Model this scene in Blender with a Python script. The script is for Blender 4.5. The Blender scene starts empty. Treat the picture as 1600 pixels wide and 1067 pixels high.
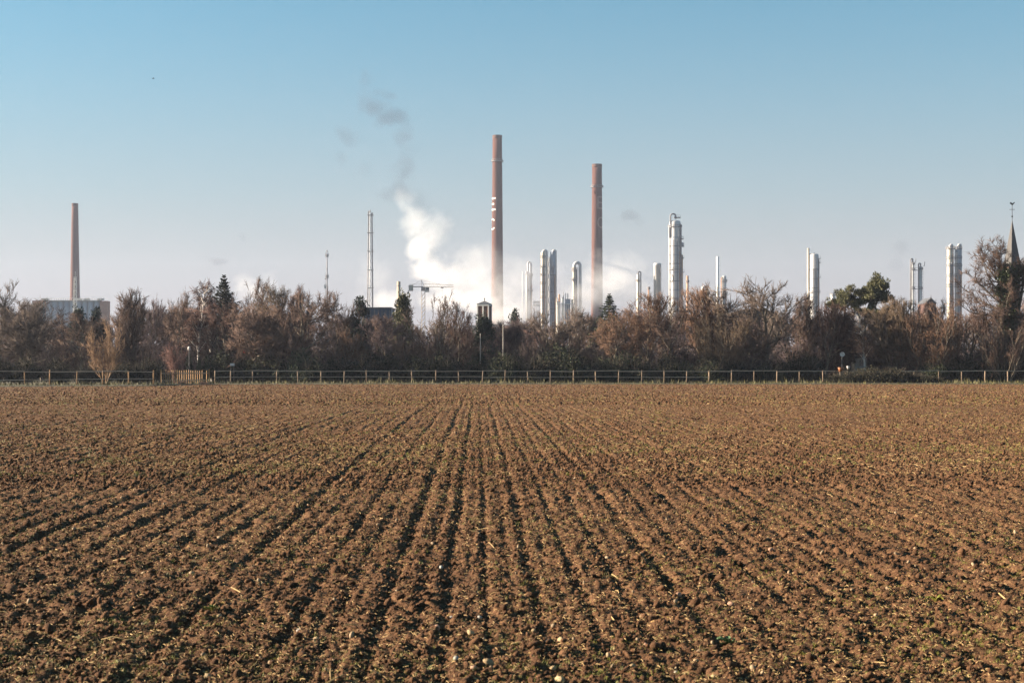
import bpy, math, random
import numpy as np
from mathutils import Vector, Matrix

random.seed(7)
sc = bpy.context.scene
R = math.radians
COL = sc.collection

# ---------------------------------------------------------------- camera
CH = 1.6                     # eye height above the field
FPX = 2222.2                 # focal length in photo pixels (50 mm on 36 mm, 1600 px wide)
HOR = 574.0                  # row of the horizon in the photo
cam = bpy.data.cameras.new('camera')
cam.lens = 50; cam.sensor_width = 36; cam.sensor_fit = 'HORIZONTAL'
cam.shift_y = (HOR - 533.5) / 1600
cam.clip_start = 0.1; cam.clip_end = 12000
cam.dof.use_dof = True; cam.dof.focus_distance = 55; cam.dof.aperture_fstop = 5.6
co = bpy.data.objects.new('camera', cam); COL.objects.link(co)
co.location = (0, 0, CH); co.rotation_euler = (math.pi / 2, 0, 0)
sc.camera = co

# ---------------------------------------------------------------- sky and sun
SUN_EL, SUN_AZ = 18.0, -84.0        # azimuth measured from the view direction (+Y) towards +X
w = bpy.data.worlds.new('World'); sc.world = w; w.use_nodes = True
nt = w.node_tree; bg = nt.nodes['Background']
sky = nt.nodes.new('ShaderNodeTexSky'); sky.sky_type = 'NISHITA'; sky.sun_disc = False
sky.sun_elevation = R(SUN_EL); sky.sun_rotation = R(SUN_AZ)
sky.air_density = 1.0; sky.dust_density = 0.3; sky.ozone_density = 3.0; sky.altitude = 50
# a pale layer of winter haze low in the sky, the same all round
geo = nt.nodes.new('ShaderNodeTexCoord'); sep = nt.nodes.new('ShaderNodeSeparateXYZ')
nt.links.new(geo.outputs['Generated'], sep.inputs[0])
ramp = nt.nodes.new('ShaderNodeValToRGB')
ramp.color_ramp.interpolation = 'B_SPLINE'
cr = ramp.color_ramp
cr.elements[0].position = 0.0; cr.elements[0].color = (1, 1, 1, 1)
cr.elements[1].position = 0.42; cr.elements[1].color = (0, 0, 0, 1)
for p_, v_ in ((0.06, 0.95), (0.12, 0.68), (0.20, 0.28), (0.28, 0.08)):
    e_ = cr.elements.new(p_); e_.color = (v_, v_, v_, 1)
nt.links.new(sep.outputs[2], ramp.inputs[0])
mixc = nt.nodes.new('ShaderNodeMix'); mixc.data_type = 'RGBA'
hs = nt.nodes.new('ShaderNodeMix'); hs.data_type = 'RGBA'; hs.blend_type = 'MULTIPLY'
hs.inputs[0].default_value = 1.0; hs.inputs[7].default_value = (0.285, 0.69, 0.66, 1)
nt.links.new(sky.outputs[0], hs.inputs[6])
nt.links.new(ramp.outputs[0], mixc.inputs[0])
nt.links.new(hs.outputs[2], mixc.inputs[6])
mixc.inputs[7].default_value = (2.02, 1.86, 1.90, 1)
nt.links.new(mixc.outputs[2], bg.inputs[0]); bg.inputs[1].default_value = 0.05

sun = bpy.data.lights.new('sun', 'SUN'); sun.energy = 5.0; sun.angle = R(0.5); sun.color = (1.0, 0.83, 0.64)
so = bpy.data.objects.new('sun', sun); COL.objects.link(so)
sd = Vector((math.sin(R(SUN_AZ)) * math.cos(R(SUN_EL)), math.cos(R(SUN_AZ)) * math.cos(R(SUN_EL)), math.sin(R(SUN_EL))))
so.rotation_euler = sd.to_track_quat('Z', 'Y').to_euler(); so.location = sd * 400

sc.view_settings.view_transform = 'Standard'; sc.view_settings.look = 'None'
sc.view_settings.gamma = 1.0; sc.view_settings.exposure = 2.2
sc.render.engine = 'CYCLES'
sc.cycles.max_bounces = 8; sc.cycles.diffuse_bounces = 2; sc.cycles.glossy_bounces = 2
sc.cycles.volume_bounces = 6; sc.cycles.transparent_max_bounces = 4
sc.cycles.volume_max_steps = 96; sc.cycles.volume_step_rate = 1.0
sc.cycles.use_denoising = True
sc.cycles.use_adaptive_sampling = False
sc.cycles.denoising_prefilter = 'NONE'


# ================================================================ helpers
def at(px, py, Y):
    """world x and z of photo pixel (px, py) for a thing that stands Y metres away"""
    return (px - 800) * Y / FPX, CH + (HOR - py) * Y / FPX

def m_per_px(Y):
    return Y / FPX

def tag(o, label=None, cat=None, group=None, kind=None):
    if label: o['label'] = label
    if cat: o['category'] = cat
    if group: o['group'] = group
    if kind: o['kind'] = kind
    return o

def empty(name, loc, rz=0.0):
    o = bpy.data.objects.new(name, None); COL.objects.link(o)
    o.location = loc; o.rotation_euler = (0, 0, rz); o.empty_display_size = 0.2
    return o

def link(name, me, mat=None, parent=None, smooth=False):
    if mat is not None and len(me.materials) == 0: me.materials.append(mat)
    if smooth: me.polygons.foreach_set('use_smooth', [True] * len(me.polygons))
    o = bpy.data.objects.new(name, me); COL.objects.link(o)
    if parent is not None: o.parent = parent
    return o

def np_mesh(name, V, T=None, Q=None, smooth=False):
    """mesh from numpy verts, triangles and quads"""
    me = bpy.data.meshes.new(name)
    V = np.asarray(V, dtype=np.float32).reshape(-1, 3)
    T = np.zeros((0, 3), np.int32) if T is None else np.asarray(T, np.int32).reshape(-1, 3)
    Q = np.zeros((0, 4), np.int32) if Q is None else np.asarray(Q, np.int32).reshape(-1, 4)
    me.vertices.add(len(V)); me.vertices.foreach_set('co', V.ravel())
    nl = T.size + Q.size
    me.loops.add(nl); me.loops.foreach_set('vertex_index', np.concatenate([T.ravel(), Q.ravel()]))
    me.polygons.add(len(T) + len(Q))
    st = np.concatenate([np.arange(len(T)) * 3, T.size + np.arange(len(Q)) * 4]).astype(np.int32)
    me.polygons.foreach_set('loop_start', st)
    if smooth: me.polygons.foreach_set('use_smooth', np.ones(len(st), bool))
    me.update(calc_edges=True); me.validate()
    return me

class MB:
    """collects boxes, tubes and lathes into one mesh"""
    def __init__(s): s.v = []; s.f = []
    def add(s, V, F):
        n = len(s.v); s.v += [tuple(p) for p in V]; s.f += [tuple(i + n for i in f) for f in F]
    def box(s, c, d, rz=0.0, taper=1.0):
        x, y, z = d[0] / 2, d[1] / 2, d[2] / 2
        P = [(-x, -y, -z), (x, -y, -z), (x, y, -z), (-x, y, -z)] + [(a * taper, b * taper, z) for a, b in ((-x, -y), (x, -y), (x, y), (-x, y))]
        ca, sa = math.cos(rz), math.sin(rz)
        s.add([(c[0] + p[0] * ca - p[1] * sa, c[1] + p[0] * sa + p[1] * ca, c[2] + p[2]) for p in P],
              [(3, 2, 1, 0), (4, 5, 6, 7), (0, 1, 5, 4), (1, 2, 6, 5), (2, 3, 7, 6), (3, 0, 4, 7)])
    def bar(s, a, b, r, n=6, r2=None):
        s.tube([a, b], [r, r if r2 is None else r2], n)
    def tube(s, pts, rad, n=8, caps=True):
        pts = [Vector(p) for p in pts]
        if not hasattr(rad, '__len__'): rad = [rad] * len(pts)
        V = []; F = []
        ref = Vector((0.13, 0.97, 0.21)) if abs((pts[-1] - pts[0]).normalized().y) < 0.9 else Vector((1, 0.1, 0.2))
        for i, p in enumerate(pts):
            d = (pts[min(i + 1, len(pts) - 1)] - pts[max(i - 1, 0)]).normalized()
            u = d.cross(ref).normalized(); v = d.cross(u)
            for k in range(n):
                a = 2 * math.pi * k / n
                V.append(p + (u * math.cos(a) + v * math.sin(a)) * rad[i])
        for i in range(len(pts) - 1):
            for k in range(n):
                F.append((i * n + k, i * n + (k + 1) % n, (i + 1) * n + (k + 1) % n, (i + 1) * n + k))
        if caps:
            F.append(tuple(range(n - 1, -1, -1))); F.append(tuple((len(pts) - 1) * n + k for k in range(n)))
        s.add(V, F)
    def lathe(s, prof, c=(0, 0, 0), n=20, caps=True):
        V = []; F = []
        for r, z in prof:
            for k in range(n):
                a = 2 * math.pi * k / n
                V.append((c[0] + r * math.cos(a), c[1] + r * math.sin(a), c[2] + z))
        for i in range(len(prof) - 1):
            for k in range(n):
                F.append((i * n + k, i * n + (k + 1) % n, (i + 1) * n + (k + 1) % n, (i + 1) * n + k))
        if caps:
            F.append(tuple(range(n - 1, -1, -1))); F.append(tuple((len(prof) - 1) * n + k for k in range(n)))
        s.add(V, F)
    def build(s, name, mat, parent=None, smooth=False):
        me = bpy.data.meshes.new(name); me.from_pydata(s.v, [], s.f); me.update()
        o = link(name, me, mat, parent)
        if smooth:
            me.polygons.foreach_set('use_smooth', [len(p.vertices) == 4 for p in me.polygons])
        return o

# value noise on a lattice, for relief built as geometry
_TAB = np.random.RandomState(11).rand(512, 512).astype(np.float32)
def vnoise(x, y, wl, seed=0):
    x = np.asarray(x) / wl + seed * 17.31; y = np.asarray(y) / wl + seed * 9.77
    xi = np.floor(x).astype(np.int64); yi = np.floor(y).astype(np.int64)
    fx = x - xi; fy = y - yi
    fx = fx * fx * (3 - 2 * fx); fy = fy * fy * (3 - 2 * fy)
    g = lambda a, b: _TAB[a % 512, b % 512]
    return (g(xi, yi) * (1 - fx) + g(xi + 1, yi) * fx) * (1 - fy) + (g(xi, yi + 1) * (1 - fx) + g(xi + 1, yi + 1) * fx) * fy - 0.5

# ---------------------------------------------------------------- materials
def mat(name, c1, c2=None, scale=8.0, rough=0.85, metal=0.0, bump=0.0, bscale=None, detail=4.0, rnd=0.0, spec=0.3, coords='Object', contrast=(0.35, 0.65), stretch=None):
    m = bpy.data.materials.new(name); m.use_nodes = True
    n = m.node_tree; L = n.links; b = n.nodes['Principled BSDF']
    b.inputs['Roughness'].default_value = rough; b.inputs['Metallic'].default_value = metal
    b.inputs['Specular IOR Level'].default_value = spec
    c2 = c2 or tuple(v * 0.75 for v in c1)
    tc = n.nodes.new('ShaderNodeTexCoord'); vec = tc.outputs[coords]
    if stretch:
        mp = n.nodes.new('ShaderNodeMapping'); mp.inputs['Scale'].default_value = stretch
        L.new(vec, mp.inputs[0]); vec = mp.outputs[0]
    nz = n.nodes.new('ShaderNodeTexNoise'); nz.inputs['Scale'].default_value = scale; nz.inputs['Detail'].default_value = detail
    L.new(vec, nz.inputs['Vector'])
    rp = n.nodes.new('ShaderNodeValToRGB')
    rp.color_ramp.elements[0].position = contrast[0]; rp.color_ramp.elements[0].color = (*c2, 1)
    rp.color_ramp.elements[1].position = contrast[1]; rp.color_ramp.elements[1].color = (*c1, 1)
    L.new(nz.outputs[0], rp.inputs[0])
    out = rp.outputs[0]
    if rnd > 0:
        oi = n.nodes.new('ShaderNodeObjectInfo'); mr = n.nodes.new('ShaderNodeMapRange')
        mr.inputs[3].default_value = 1 - rnd; mr.inputs[4].default_value = 1 + rnd
        L.new(oi.outputs['Random'], mr.inputs[0])
        hsv = n.nodes.new('ShaderNodeHueSaturation'); L.new(mr.outputs[0], hsv.inputs['Value']); L.new(out, hsv.inputs['Color'])
        out = hsv.outputs[0]
    L.new(out, b.inputs['Base Color'])
    if bump > 0:
        n2 = n.nodes.new('ShaderNodeTexNoise'); n2.inputs['Scale'].default_value = bscale or scale * 3; n2.inputs['Detail'].default_value = 5
        L.new(vec, n2.inputs['Vector'])
        bp = n.nodes.new('ShaderNodeBump'); bp.inputs['Strength'].default_value = bump; bp.inputs['Distance'].default_value = 0.05
        L.new(n2.outputs[0], bp.inputs['Height']); L.new(bp.outputs[0], b.inputs['Normal'])
    return m

M = {}
M['soil_clod'] = mat('soil_clod', (0.1508, 0.0789, 0.0404), (0.0562, 0.0276, 0.0143), scale=14, rough=0.95, bump=0.6, bscale=60, rnd=0.42, spec=0.15)
M['straw'] = mat('straw', (0.4594, 0.3292, 0.1531), (0.3062, 0.1991, 0.0842), scale=30, rough=0.7, rnd=0.4)
M['sprout'] = mat('sprout', (0.1849, 0.1627, 0.0259), (0.0887, 0.1035, 0.0185), scale=9, rough=0.6, rnd=0.45)
M['weed'] = mat('weed', (0.10, 0.17, 0.075), (0.05, 0.10, 0.04), scale=30, rough=0.6, rnd=0.2)
M['weed_dark'] = mat('weed_dark', (0.03, 0.06, 0.02), (0.015, 0.03, 0.012), scale=30, rough=0.6)
M['pebble'] = mat('pebble', (0.2812, 0.2025, 0.1181), (0.1688, 0.1125, 0.0675), scale=12, rough=0.75, rnd=0.35)
M['stone_cream'] = mat('stone_cream', (0.3808, 0.2788, 0.1496), (0.2448, 0.1700, 0.0884), scale=26, rough=0.7, bump=0.3, bscale=60, rnd=0.2)
M['stone_pink'] = mat('stone_pink', (0.4000, 0.2400, 0.1600), (0.2640, 0.1520, 0.0960), scale=26, rough=0.75, bump=0.3, bscale=60, rnd=0.2)
M['stone_white'] = mat('stone_white', (0.3571, 0.3274, 0.2877), (0.2480, 0.2182, 0.1885), scale=26, rough=0.6, rnd=0.1)
M['land'] = mat('land', (0.07, 0.06, 0.03), (0.035, 0.032, 0.018), scale=0.05, rough=0.95, bump=0.3, bscale=2)
M['verge'] = mat('verge', (0.0675, 0.0630, 0.0270), (0.0405, 0.0300, 0.0169), scale=1.2, rough=0.95, bump=0.5, bscale=8)
M['grass'] = mat('grass', (0.1080, 0.0936, 0.0264), (0.0405, 0.0398, 0.0144), scale=0.9, rough=0.7)
M['post_sunlit'] = mat('post_sunlit', (0.2795, 0.1664, 0.0798), (0.1864, 0.1065, 0.0533), scale=4, rough=0.8, bump=0.2, rnd=0.15, stretch=(6, 6, 1))  # orange posts, the sun on them put into the colour
M['post_shaded'] = mat('post_shaded', (0.2074, 0.1497, 0.1018), (0.1320, 0.0976, 0.0703), scale=4, rough=0.85, bump=0.2, rnd=0.25, stretch=(6, 6, 1))  # duller posts, the shade of the trees put into the colour
M['rail_wood'] = mat('rail_wood', (0.4080, 0.3264, 0.2448), (0.2720, 0.2176, 0.1632), scale=4, rough=0.85, rnd=0.2, stretch=(1, 6, 6))
M['picket_wood'] = mat('picket_wood', (0.2722, 0.1715, 0.0828), (0.1952, 0.1183, 0.0532), scale=4, rough=0.8, rnd=0.2, stretch=(6, 6, 1))
M['bark'] = mat('bark', (0.1714, 0.1445, 0.1106), (0.0719, 0.0578, 0.0443), scale=5, rough=0.95, bump=0.5, rnd=0.2, stretch=(3, 3, 1))
M['bark_pale'] = mat('bark_pale', (0.30, 0.26, 0.22), (0.14, 0.115, 0.095), scale=4, rough=0.9, rnd=0.15)
M['bark_birch'] = mat('bark_birch', (0.55, 0.50, 0.45), (0.13, 0.11, 0.10), scale=4, rough=0.85, contrast=(0.3, 0.45), stretch=(0.6, 0.6, 3))
M['bark_gold'] = mat('bark_gold', (0.32, 0.20, 0.11), (0.19, 0.12, 0.07), scale=6, rough=0.9)
M['twig_brown'] = mat('twig_brown', (0.1046, 0.0664, 0.0496), (0.0583, 0.0366, 0.0292), scale=0.8, rough=0.9, rnd=0.22)
M['twig_red'] = mat('twig_red', (0.1014, 0.0572, 0.0447), (0.0583, 0.0331, 0.0281), scale=0.8, rough=0.9, rnd=0.2)
M['twig_orange'] = mat('twig_orange', (0.1363, 0.0773, 0.0476), (0.0811, 0.0458, 0.0301), scale=0.8, rough=0.9, rnd=0.2)
M['twig_grey'] = mat('twig_grey', (0.1106, 0.0832, 0.0661), (0.0640, 0.0476, 0.0397), scale=0.8, rough=0.9, rnd=0.2)
M['twig_olive'] = mat('twig_olive', (0.1125, 0.0794, 0.0502), (0.0647, 0.0457, 0.0314), scale=0.8, rough=0.9, rnd=0.2)
M['twig_plum'] = mat('twig_plum', (0.0806, 0.0562, 0.0576), (0.0461, 0.0324, 0.0353), scale=0.8, rough=0.9, rnd=0.2)
M['twig_gold'] = mat('twig_gold', (0.2268, 0.1399, 0.0794), (0.1512, 0.0907, 0.0529), scale=0.8, rough=0.85)
M['twig_crimson'] = mat('twig_crimson', (0.1663, 0.0869, 0.0696), (0.1058, 0.0544, 0.0469), scale=0.8, rough=0.85)
M['needle_dark'] = mat('needle_dark', (0.030, 0.044, 0.028), (0.014, 0.022, 0.017), scale=1.5, rough=0.75, rnd=0.25)
M['needle_green'] = mat('needle_green', (0.040, 0.058, 0.026), (0.018, 0.028, 0.014), scale=1.5, rough=0.75, rnd=0.2)
M['needle_olive'] = mat('needle_olive', (0.115, 0.112, 0.046), (0.046, 0.048, 0.022), scale=1.0, rough=0.75, rnd=0.1)
M['leaf_dark'] = mat('leaf_dark', (0.034, 0.040, 0.020), (0.013, 0.017, 0.012), scale=1.4, rough=0.8, spec=0.1, rnd=0.3)
M['leaf_bramble'] = mat('leaf_bramble', (0.048, 0.044, 0.028), (0.018, 0.020, 0.014), scale=1.1, rough=0.8, spec=0.1, rnd=0.25)
M['ivy'] = mat('ivy', (0.050, 0.068, 0.022), (0.018, 0.028, 0.012), scale=1.2, rough=0.5)
M['brick'] = mat('brick', (0.0933, 0.0360, 0.0255), (0.0608, 0.0247, 0.0190), scale=0.9, rough=0.9, rnd=0.05, stretch=(1, 1, 0.07), contrast=(0.3, 0.7))
M['brick_dark'] = mat('brick_dark', (0.10, 0.055, 0.045), (0.07, 0.04, 0.035), scale=0.5, rough=0.9)
M['brick_pale'] = mat('brick_pale', (0.3654, 0.1914, 0.1305), (0.2958, 0.1479, 0.1001), scale=0.4, rough=0.9)
M['white_paint'] = mat('white_paint', (0.6064, 0.5916, 0.5620), (0.5324, 0.5176, 0.4881), scale=0.8, rough=0.7)
M['letter_white'] = mat('letter_white', (0.5916, 0.5777, 0.5568), (0.5150, 0.4872, 0.4594), scale=0.9, rough=0.8)
M['letter_shaded'] = mat('letter_shaded', (0.21, 0.13, 0.115), (0.16, 0.095, 0.085), scale=0.9, rough=0.8)  # chimney lettering, with the shade on that side put into its dim colour
M['steel'] = mat('steel', (0.4618, 0.4618, 0.4618), (0.3245, 0.3245, 0.3307), scale=0.25, rough=0.5, metal=0.1, spec=0.5, stretch=(1, 1, .25))
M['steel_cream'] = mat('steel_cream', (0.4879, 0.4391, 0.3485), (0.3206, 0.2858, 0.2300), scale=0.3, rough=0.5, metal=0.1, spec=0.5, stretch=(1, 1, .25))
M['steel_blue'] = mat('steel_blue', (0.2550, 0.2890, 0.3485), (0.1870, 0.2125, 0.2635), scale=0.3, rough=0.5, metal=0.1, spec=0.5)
M['steel_dark'] = mat('steel_dark', (0.17, 0.17, 0.18), (0.11, 0.11, 0.12), scale=0.6, rough=0.6, metal=0.3)
M['steel_rust'] = mat('steel_rust', (0.4002, 0.2436, 0.1566), (0.2958, 0.1740, 0.1131), scale=0.4, rough=0.7, metal=0.1)
M['steel_tan'] = mat('steel_tan', (0.4524, 0.3654, 0.2610), (0.3654, 0.2871, 0.2001), scale=0.4, rough=0.6, metal=0.1)
M['concrete'] = mat('concrete', (0.3828, 0.3567, 0.3132), (0.3132, 0.2871, 0.2523), scale=0.5, rough=0.9)
M['silo_grey'] = mat('silo_grey', (0.36, 0.37, 0.39), (0.30, 0.31, 0.33), scale=0.3, rough=0.7)
M['slate'] = mat('slate', (0.085, 0.090, 0.10), (0.055, 0.058, 0.066), scale=3, rough=0.6)
M['slate_spire'] = mat('slate_spire', (0.036, 0.032, 0.030), (0.024, 0.022, 0.022), scale=2, rough=0.55)
M['louvre'] = mat('louvre', (0.14, 0.11, 0.085), (0.09, 0.07, 0.055), scale=3, rough=0.8)
M['blue_clad'] = mat('blue_clad', (0.05, 0.085, 0.13), (0.035, 0.06, 0.10), scale=0.6, rough=0.6)
M['roof_brown'] = mat('roof_brown', (0.075, 0.058, 0.048), (0.05, 0.04, 0.034), scale=1, rough=0.9)
M['roof_tile'] = mat('roof_tile', (0.11, 0.085, 0.075), (0.075, 0.06, 0.055), scale=1, rough=0.9)
M['wall_brick'] = mat('wall_brick', (0.24, 0.12, 0.085), (0.17, 0.09, 0.065), scale=2, rough=0.9)
M['wall_pale'] = mat('wall_pale', (0.4125, 0.3900, 0.3525), (0.3450, 0.3225, 0.2925), scale=0.8, rough=0.9)
M['glass'] = mat('glass', (0.05, 0.06, 0.07), (0.03, 0.04, 0.05), scale=1, rough=0.12, spec=0.6)
M['iron'] = mat('iron', (0.03, 0.03, 0.032), (0.02, 0.02, 0.02), scale=5, rough=0.5, metal=0.6)
M['plastic_orange'] = mat('plastic_orange', (0.3360, 0.1440, 0.0720), (0.2720, 0.1120, 0.0560), scale=5, rough=0.5)
M['plastic_white'] = mat('plastic_white', (0.60, 0.58, 0.55), (0.5, 0.49, 0.47), scale=5, rough=0.45)
M['plastic_red'] = mat('plastic_red', (0.55, 0.12, 0.10), (0.45, 0.09, 0.08), scale=5, rough=0.5)
M['feather'] = mat('feather', (0.05, 0.05, 0.055), (0.03, 0.03, 0.03), scale=20, rough=0.8)


# ================================================================ ground, field, verge
RNG = np.random.RandomState(3)
ROWDIR = 0.0234                                 # the drill rows lean this much to the left per metre
_q = np.arange(-150, 150, 0.01)
_prof = np.zeros_like(_q)
_known = [(-6.6, .055, .05), (-6.1, .044, .05), (-5.7, .044, .05), (-5.3, .044, .05), (-4.95, .044, .05), (-4.6, .066, .06), (-4.2, .044, .05), (-3.78, .052, .05), (-3.4, .042, .05), (-3.0, .042, .05), (-2.6, .042, .05),
          (-2.15, .068, .06), (-1.75, .034, .045), (-1.35, .045, .05), (-1.05, .03, .04), (-0.72, .070, .06), (-0.45, .025, .04), (-0.25, .056, .05), (0.06, .045, .035), (0.27, .02, .035), (0.47, .052, .05), (0.85, .045, .045),
          (1.2, .045, .045), (1.65, .066, .06), (2.05, .042, .05), (2.45, .050, .05), (2.85, .044, .05), (3.25, .044, .05), (3.64, .066, .06), (4.05, .044, .05), (4.5, .046, .05), (4.85, .044, .05)]
_rows = list(_known)
for s_ in (-1, 1):
    q_ = -7.1 if s_ < 0 else 5.1
    while abs(q_) < 148:
        _rows.append((q_, RNG.uniform(.042, .066) + (0.03 if RNG.rand() < (0.2 if s_ < 0 else 0.1) else 0), RNG.uniform(.045, .06)))
        q_ += s_ * RNG.uniform(.32, .44)
for q0, d_, w_ in _rows:
    d_ *= 0.45
    i0 = int((q0 - 0.5 + 150) / 0.01); i1 = i0 + 100
    i0 = max(i0, 0); i1 = min(i1, len(_q))
    dq = _q[i0:i1] - q0
    _prof[i0:i1] += -d_ * np.exp(-(dq / w_) ** 2) + 0.45 * d_ * np.exp(-((dq + 2.0 * w_) / (1.1 * w_)) ** 2) + 0.35 * d_ * np.exp(-((dq - 2.1 * w_) / (1.2 * w_)) ** 2)

def swell(y):
    """the field rises gently from the near end and levels out"""
    return -0.0003 * np.clip(40 - y, 0, 60) ** 2

def soil_height(x, y):
    q = x + ROWDIR * y + 0.05 * vnoise(x, y, 3.0, 5)
    h = np.interp(q, _q, _prof) * (0.95 + 0.8 * vnoise(q * 0.3, y, 1.3, 2))
    h = h + 0.030 * vnoise(x, y, 0.50, 6) + 0.026 * vnoise(x, y, 0.19, 7)
    lump = vnoise(x, y, 0.10, 8)
    h = h + 0.026 * np.abs(lump) * 2 - 0.012 + 0.036 * vnoise(x, y, 0.055, 9) + 0.016 * vnoise(x, y, 0.028, 10)
    h = h + 0.06 * vnoise(x, y, 7.0, 1)
    return h

EDGE_PX = [(-700, 114), (0, 117.5), (240, 122), (330, 131), (700, 133.5), (1600, 133.5), (2500, 133)]
def edge_y(x):
    """distance of the field's far edge at world x"""
    xs = [(p - 800) * Y / FPX for p, Y in EDGE_PX]
    return np.interp(x, xs, [Y for p, Y in EDGE_PX])

def build_field():
    c0 = -ROWDIR
    a = np.concatenate([np.arange(0, .10, .0010), np.arange(.10, .44, .0014), np.arange(.44, .95, .014)])
    u = np.unique(np.concatenate([c0 - a, c0 + a]))
    ys = [4.0]
    while ys[-1] < 142:
        ys.append(ys[-1] + max(0.016, 0.0045 * ys[-1]))
    ys = np.array(ys)
    X = u[None, :] * (ys[:, None] + 3.0)
    Y = np.repeat(ys[:, None], len(u), 1)
    Z = soil_height(X, Y) + swell(Y)
    fade = np.clip((edge_y(X) + 1.0 - Y) / 3.0, 0, 1)
    Z = Z * fade - 0.03 * (1 - fade)
    V = np.stack([X, Y, Z], -1).reshape(-1, 3)
    nr, nc = X.shape
    i = np.arange(nr - 1)[:, None] * nc + np.arange(nc - 1)[None, :]
    Q = np.stack([i, i + 1, i + 1 + nc, i + nc], -1).reshape(-1, 4)
    return np_mesh('field', V, Q=Q, smooth=True)

def soil_material():
    m = bpy.data.materials.new('ploughed_soil'); m.use_nodes = True
    n = m.node_tree; L = n.links; b = n.nodes['Principled BSDF']
    b.inputs['Roughness'].default_value = 0.95; b.inputs['Specular IOR Level'].default_value = 0.12
    tc = n.nodes.new('ShaderNodeTexCoord')
    def noise(sc_, det, rough=0.6):
        t = n.nodes.new('ShaderNodeTexNoise'); t.inputs['Scale'].default_value = sc_; t.inputs['Detail'].default_value = det
        t.inputs['Roughness'].default_value = rough
        L.new(tc.outputs['Object'], t.inputs['Vector']); return t
    def ramp(src, stops):
        r = n.nodes.new('ShaderNodeValToRGB'); e = r.color_ramp.elements
        e[0].position, e[0].color = stops[0][0], (*stops[0][1], 1); e[1].position, e[1].color = stops[-1][0], (*stops[-1][1], 1)
        for p, c in stops[1:-1]:
            k = e.new(p); k.color = (*c, 1)
        L.new(src, r.inputs[0]); return r
    def mix(kind, f, a, bb):
        x = n.nodes.new('ShaderNodeMix'); x.data_type = 'RGBA'; x.blend_type = kind
        if hasattr(f, 'links'): L.new(f, x.inputs[0])
        else: x.inputs[0].default_value = f
        L.new(a, x.inputs[6]); L.new(bb, x.inputs[7]); return x.outputs[2]
    fine = ramp(noise(16, 6, 0.7).outputs[0], [(0.28, (0.048, 0.024, 0.013)), (0.5, (0.112, 0.058, 0.030)), (0.74, (0.205, 0.113, 0.060))])
    broad = ramp(noise(0.35, 4).outputs[0], [(0.3, (0.82, 0.80, 0.80)), (0.7, (1.15, 1.12, 1.08))])
    c = mix('MULTIPLY', 1.0, fine.outputs[0], broad.outputs[0])
    # dry chaff and thin seedlings, in patches
    fleck = ramp(noise(34, 3, 0.5).outputs[0], [(0.57, (0, 0, 0)), (0.66, (1, 1, 1))])
    patch = ramp(noise(1.6, 3).outputs[0], [(0.38, (0.12, 0.12, 0.12)), (0.66, (0.8, 0.8, 0.8))])
    fk = mix('MULTIPLY', 1.0, fleck.outputs[0], patch.outputs[0])
    hue = ramp(noise(5, 2).outputs[0], [(0.4, (0.42, 0.27, 0.12)), (0.6, (0.26, 0.20, 0.05))])
    c = mix('MIX', fk, c, hue.outputs[0])
    L.new(c, b.inputs['Base Color'])
    bn = noise(22, 7, 0.75)
    bp = n.nodes.new('ShaderNodeBump'); bp.inputs['Strength'].default_value = 0.9; bp.inputs['Distance'].default_value = 0.035
    L.new(bn.outputs[0], bp.inputs['Height'])
    bn2 = noise(5, 5, 0.7)
    bp2 = n.nodes.new('ShaderNodeBump'); bp2.inputs['Strength'].default_value = 0.8; bp2.inputs['Distance'].default_value = 0.10
    L.new(bn2.outputs[0], bp2.inputs['Height']); L.new(bp.outputs[0], bp2.inputs['Normal'])
    L.new(bp2.outputs[0], b.inputs['Normal'])
    return m

ground_me = np_mesh('ground', [(-1500, -200, -0.9), (1500, -200, -0.9), (1500, 60, -0.25), (1500, 2400, -0.25), (-1500, 2400, -0.25), (-1500, 60, -0.25)],
                    Q=[(0, 1, 2, 5), (5, 2, 3, 4)])
tag(link('ground', ground_me, M['land']), kind='structure')
field = link('field', build_field(), soil_material()); tag(field, kind='structure')

# grassy verge between the field and the trees, and the garden ground behind
def build_verge():
    xs = np.linspace(-130, 130, 261)
    offs = np.array([0.0, 0.5, 1.2, 2.5, 5, 9, 14, 25, 45, 90])
    zs = np.array([-0.06, 0.06, 0.12, 0.10, 0.04, 0.02, 0.02, 0.02, 0.02, 0.02])
    X = np.repeat(xs[:, None], len(offs), 1)
    Y = edge_y(xs)[:, None] + offs[None, :] + 0.25 * vnoise(X, X * 0, 1.7, 3) * (offs[None, :] < 1)
    Z = zs[None, :] + 0.05 * vnoise(X, Y, 0.8, 4)
    V = np.stack([X, Y, Z], -1).reshape(-1, 3)
    nr, nc = X.shape
    i = np.arange(nr - 1)[:, None] * nc + np.arange(nc - 1)[None, :]
    return np_mesh('verge', V, Q=np.stack([i, i + nc, i + nc + 1, i + 1], -1).reshape(-1, 4), smooth=True)
tag(link('verge', build_verge(), M['verge']), kind='structure')


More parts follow.
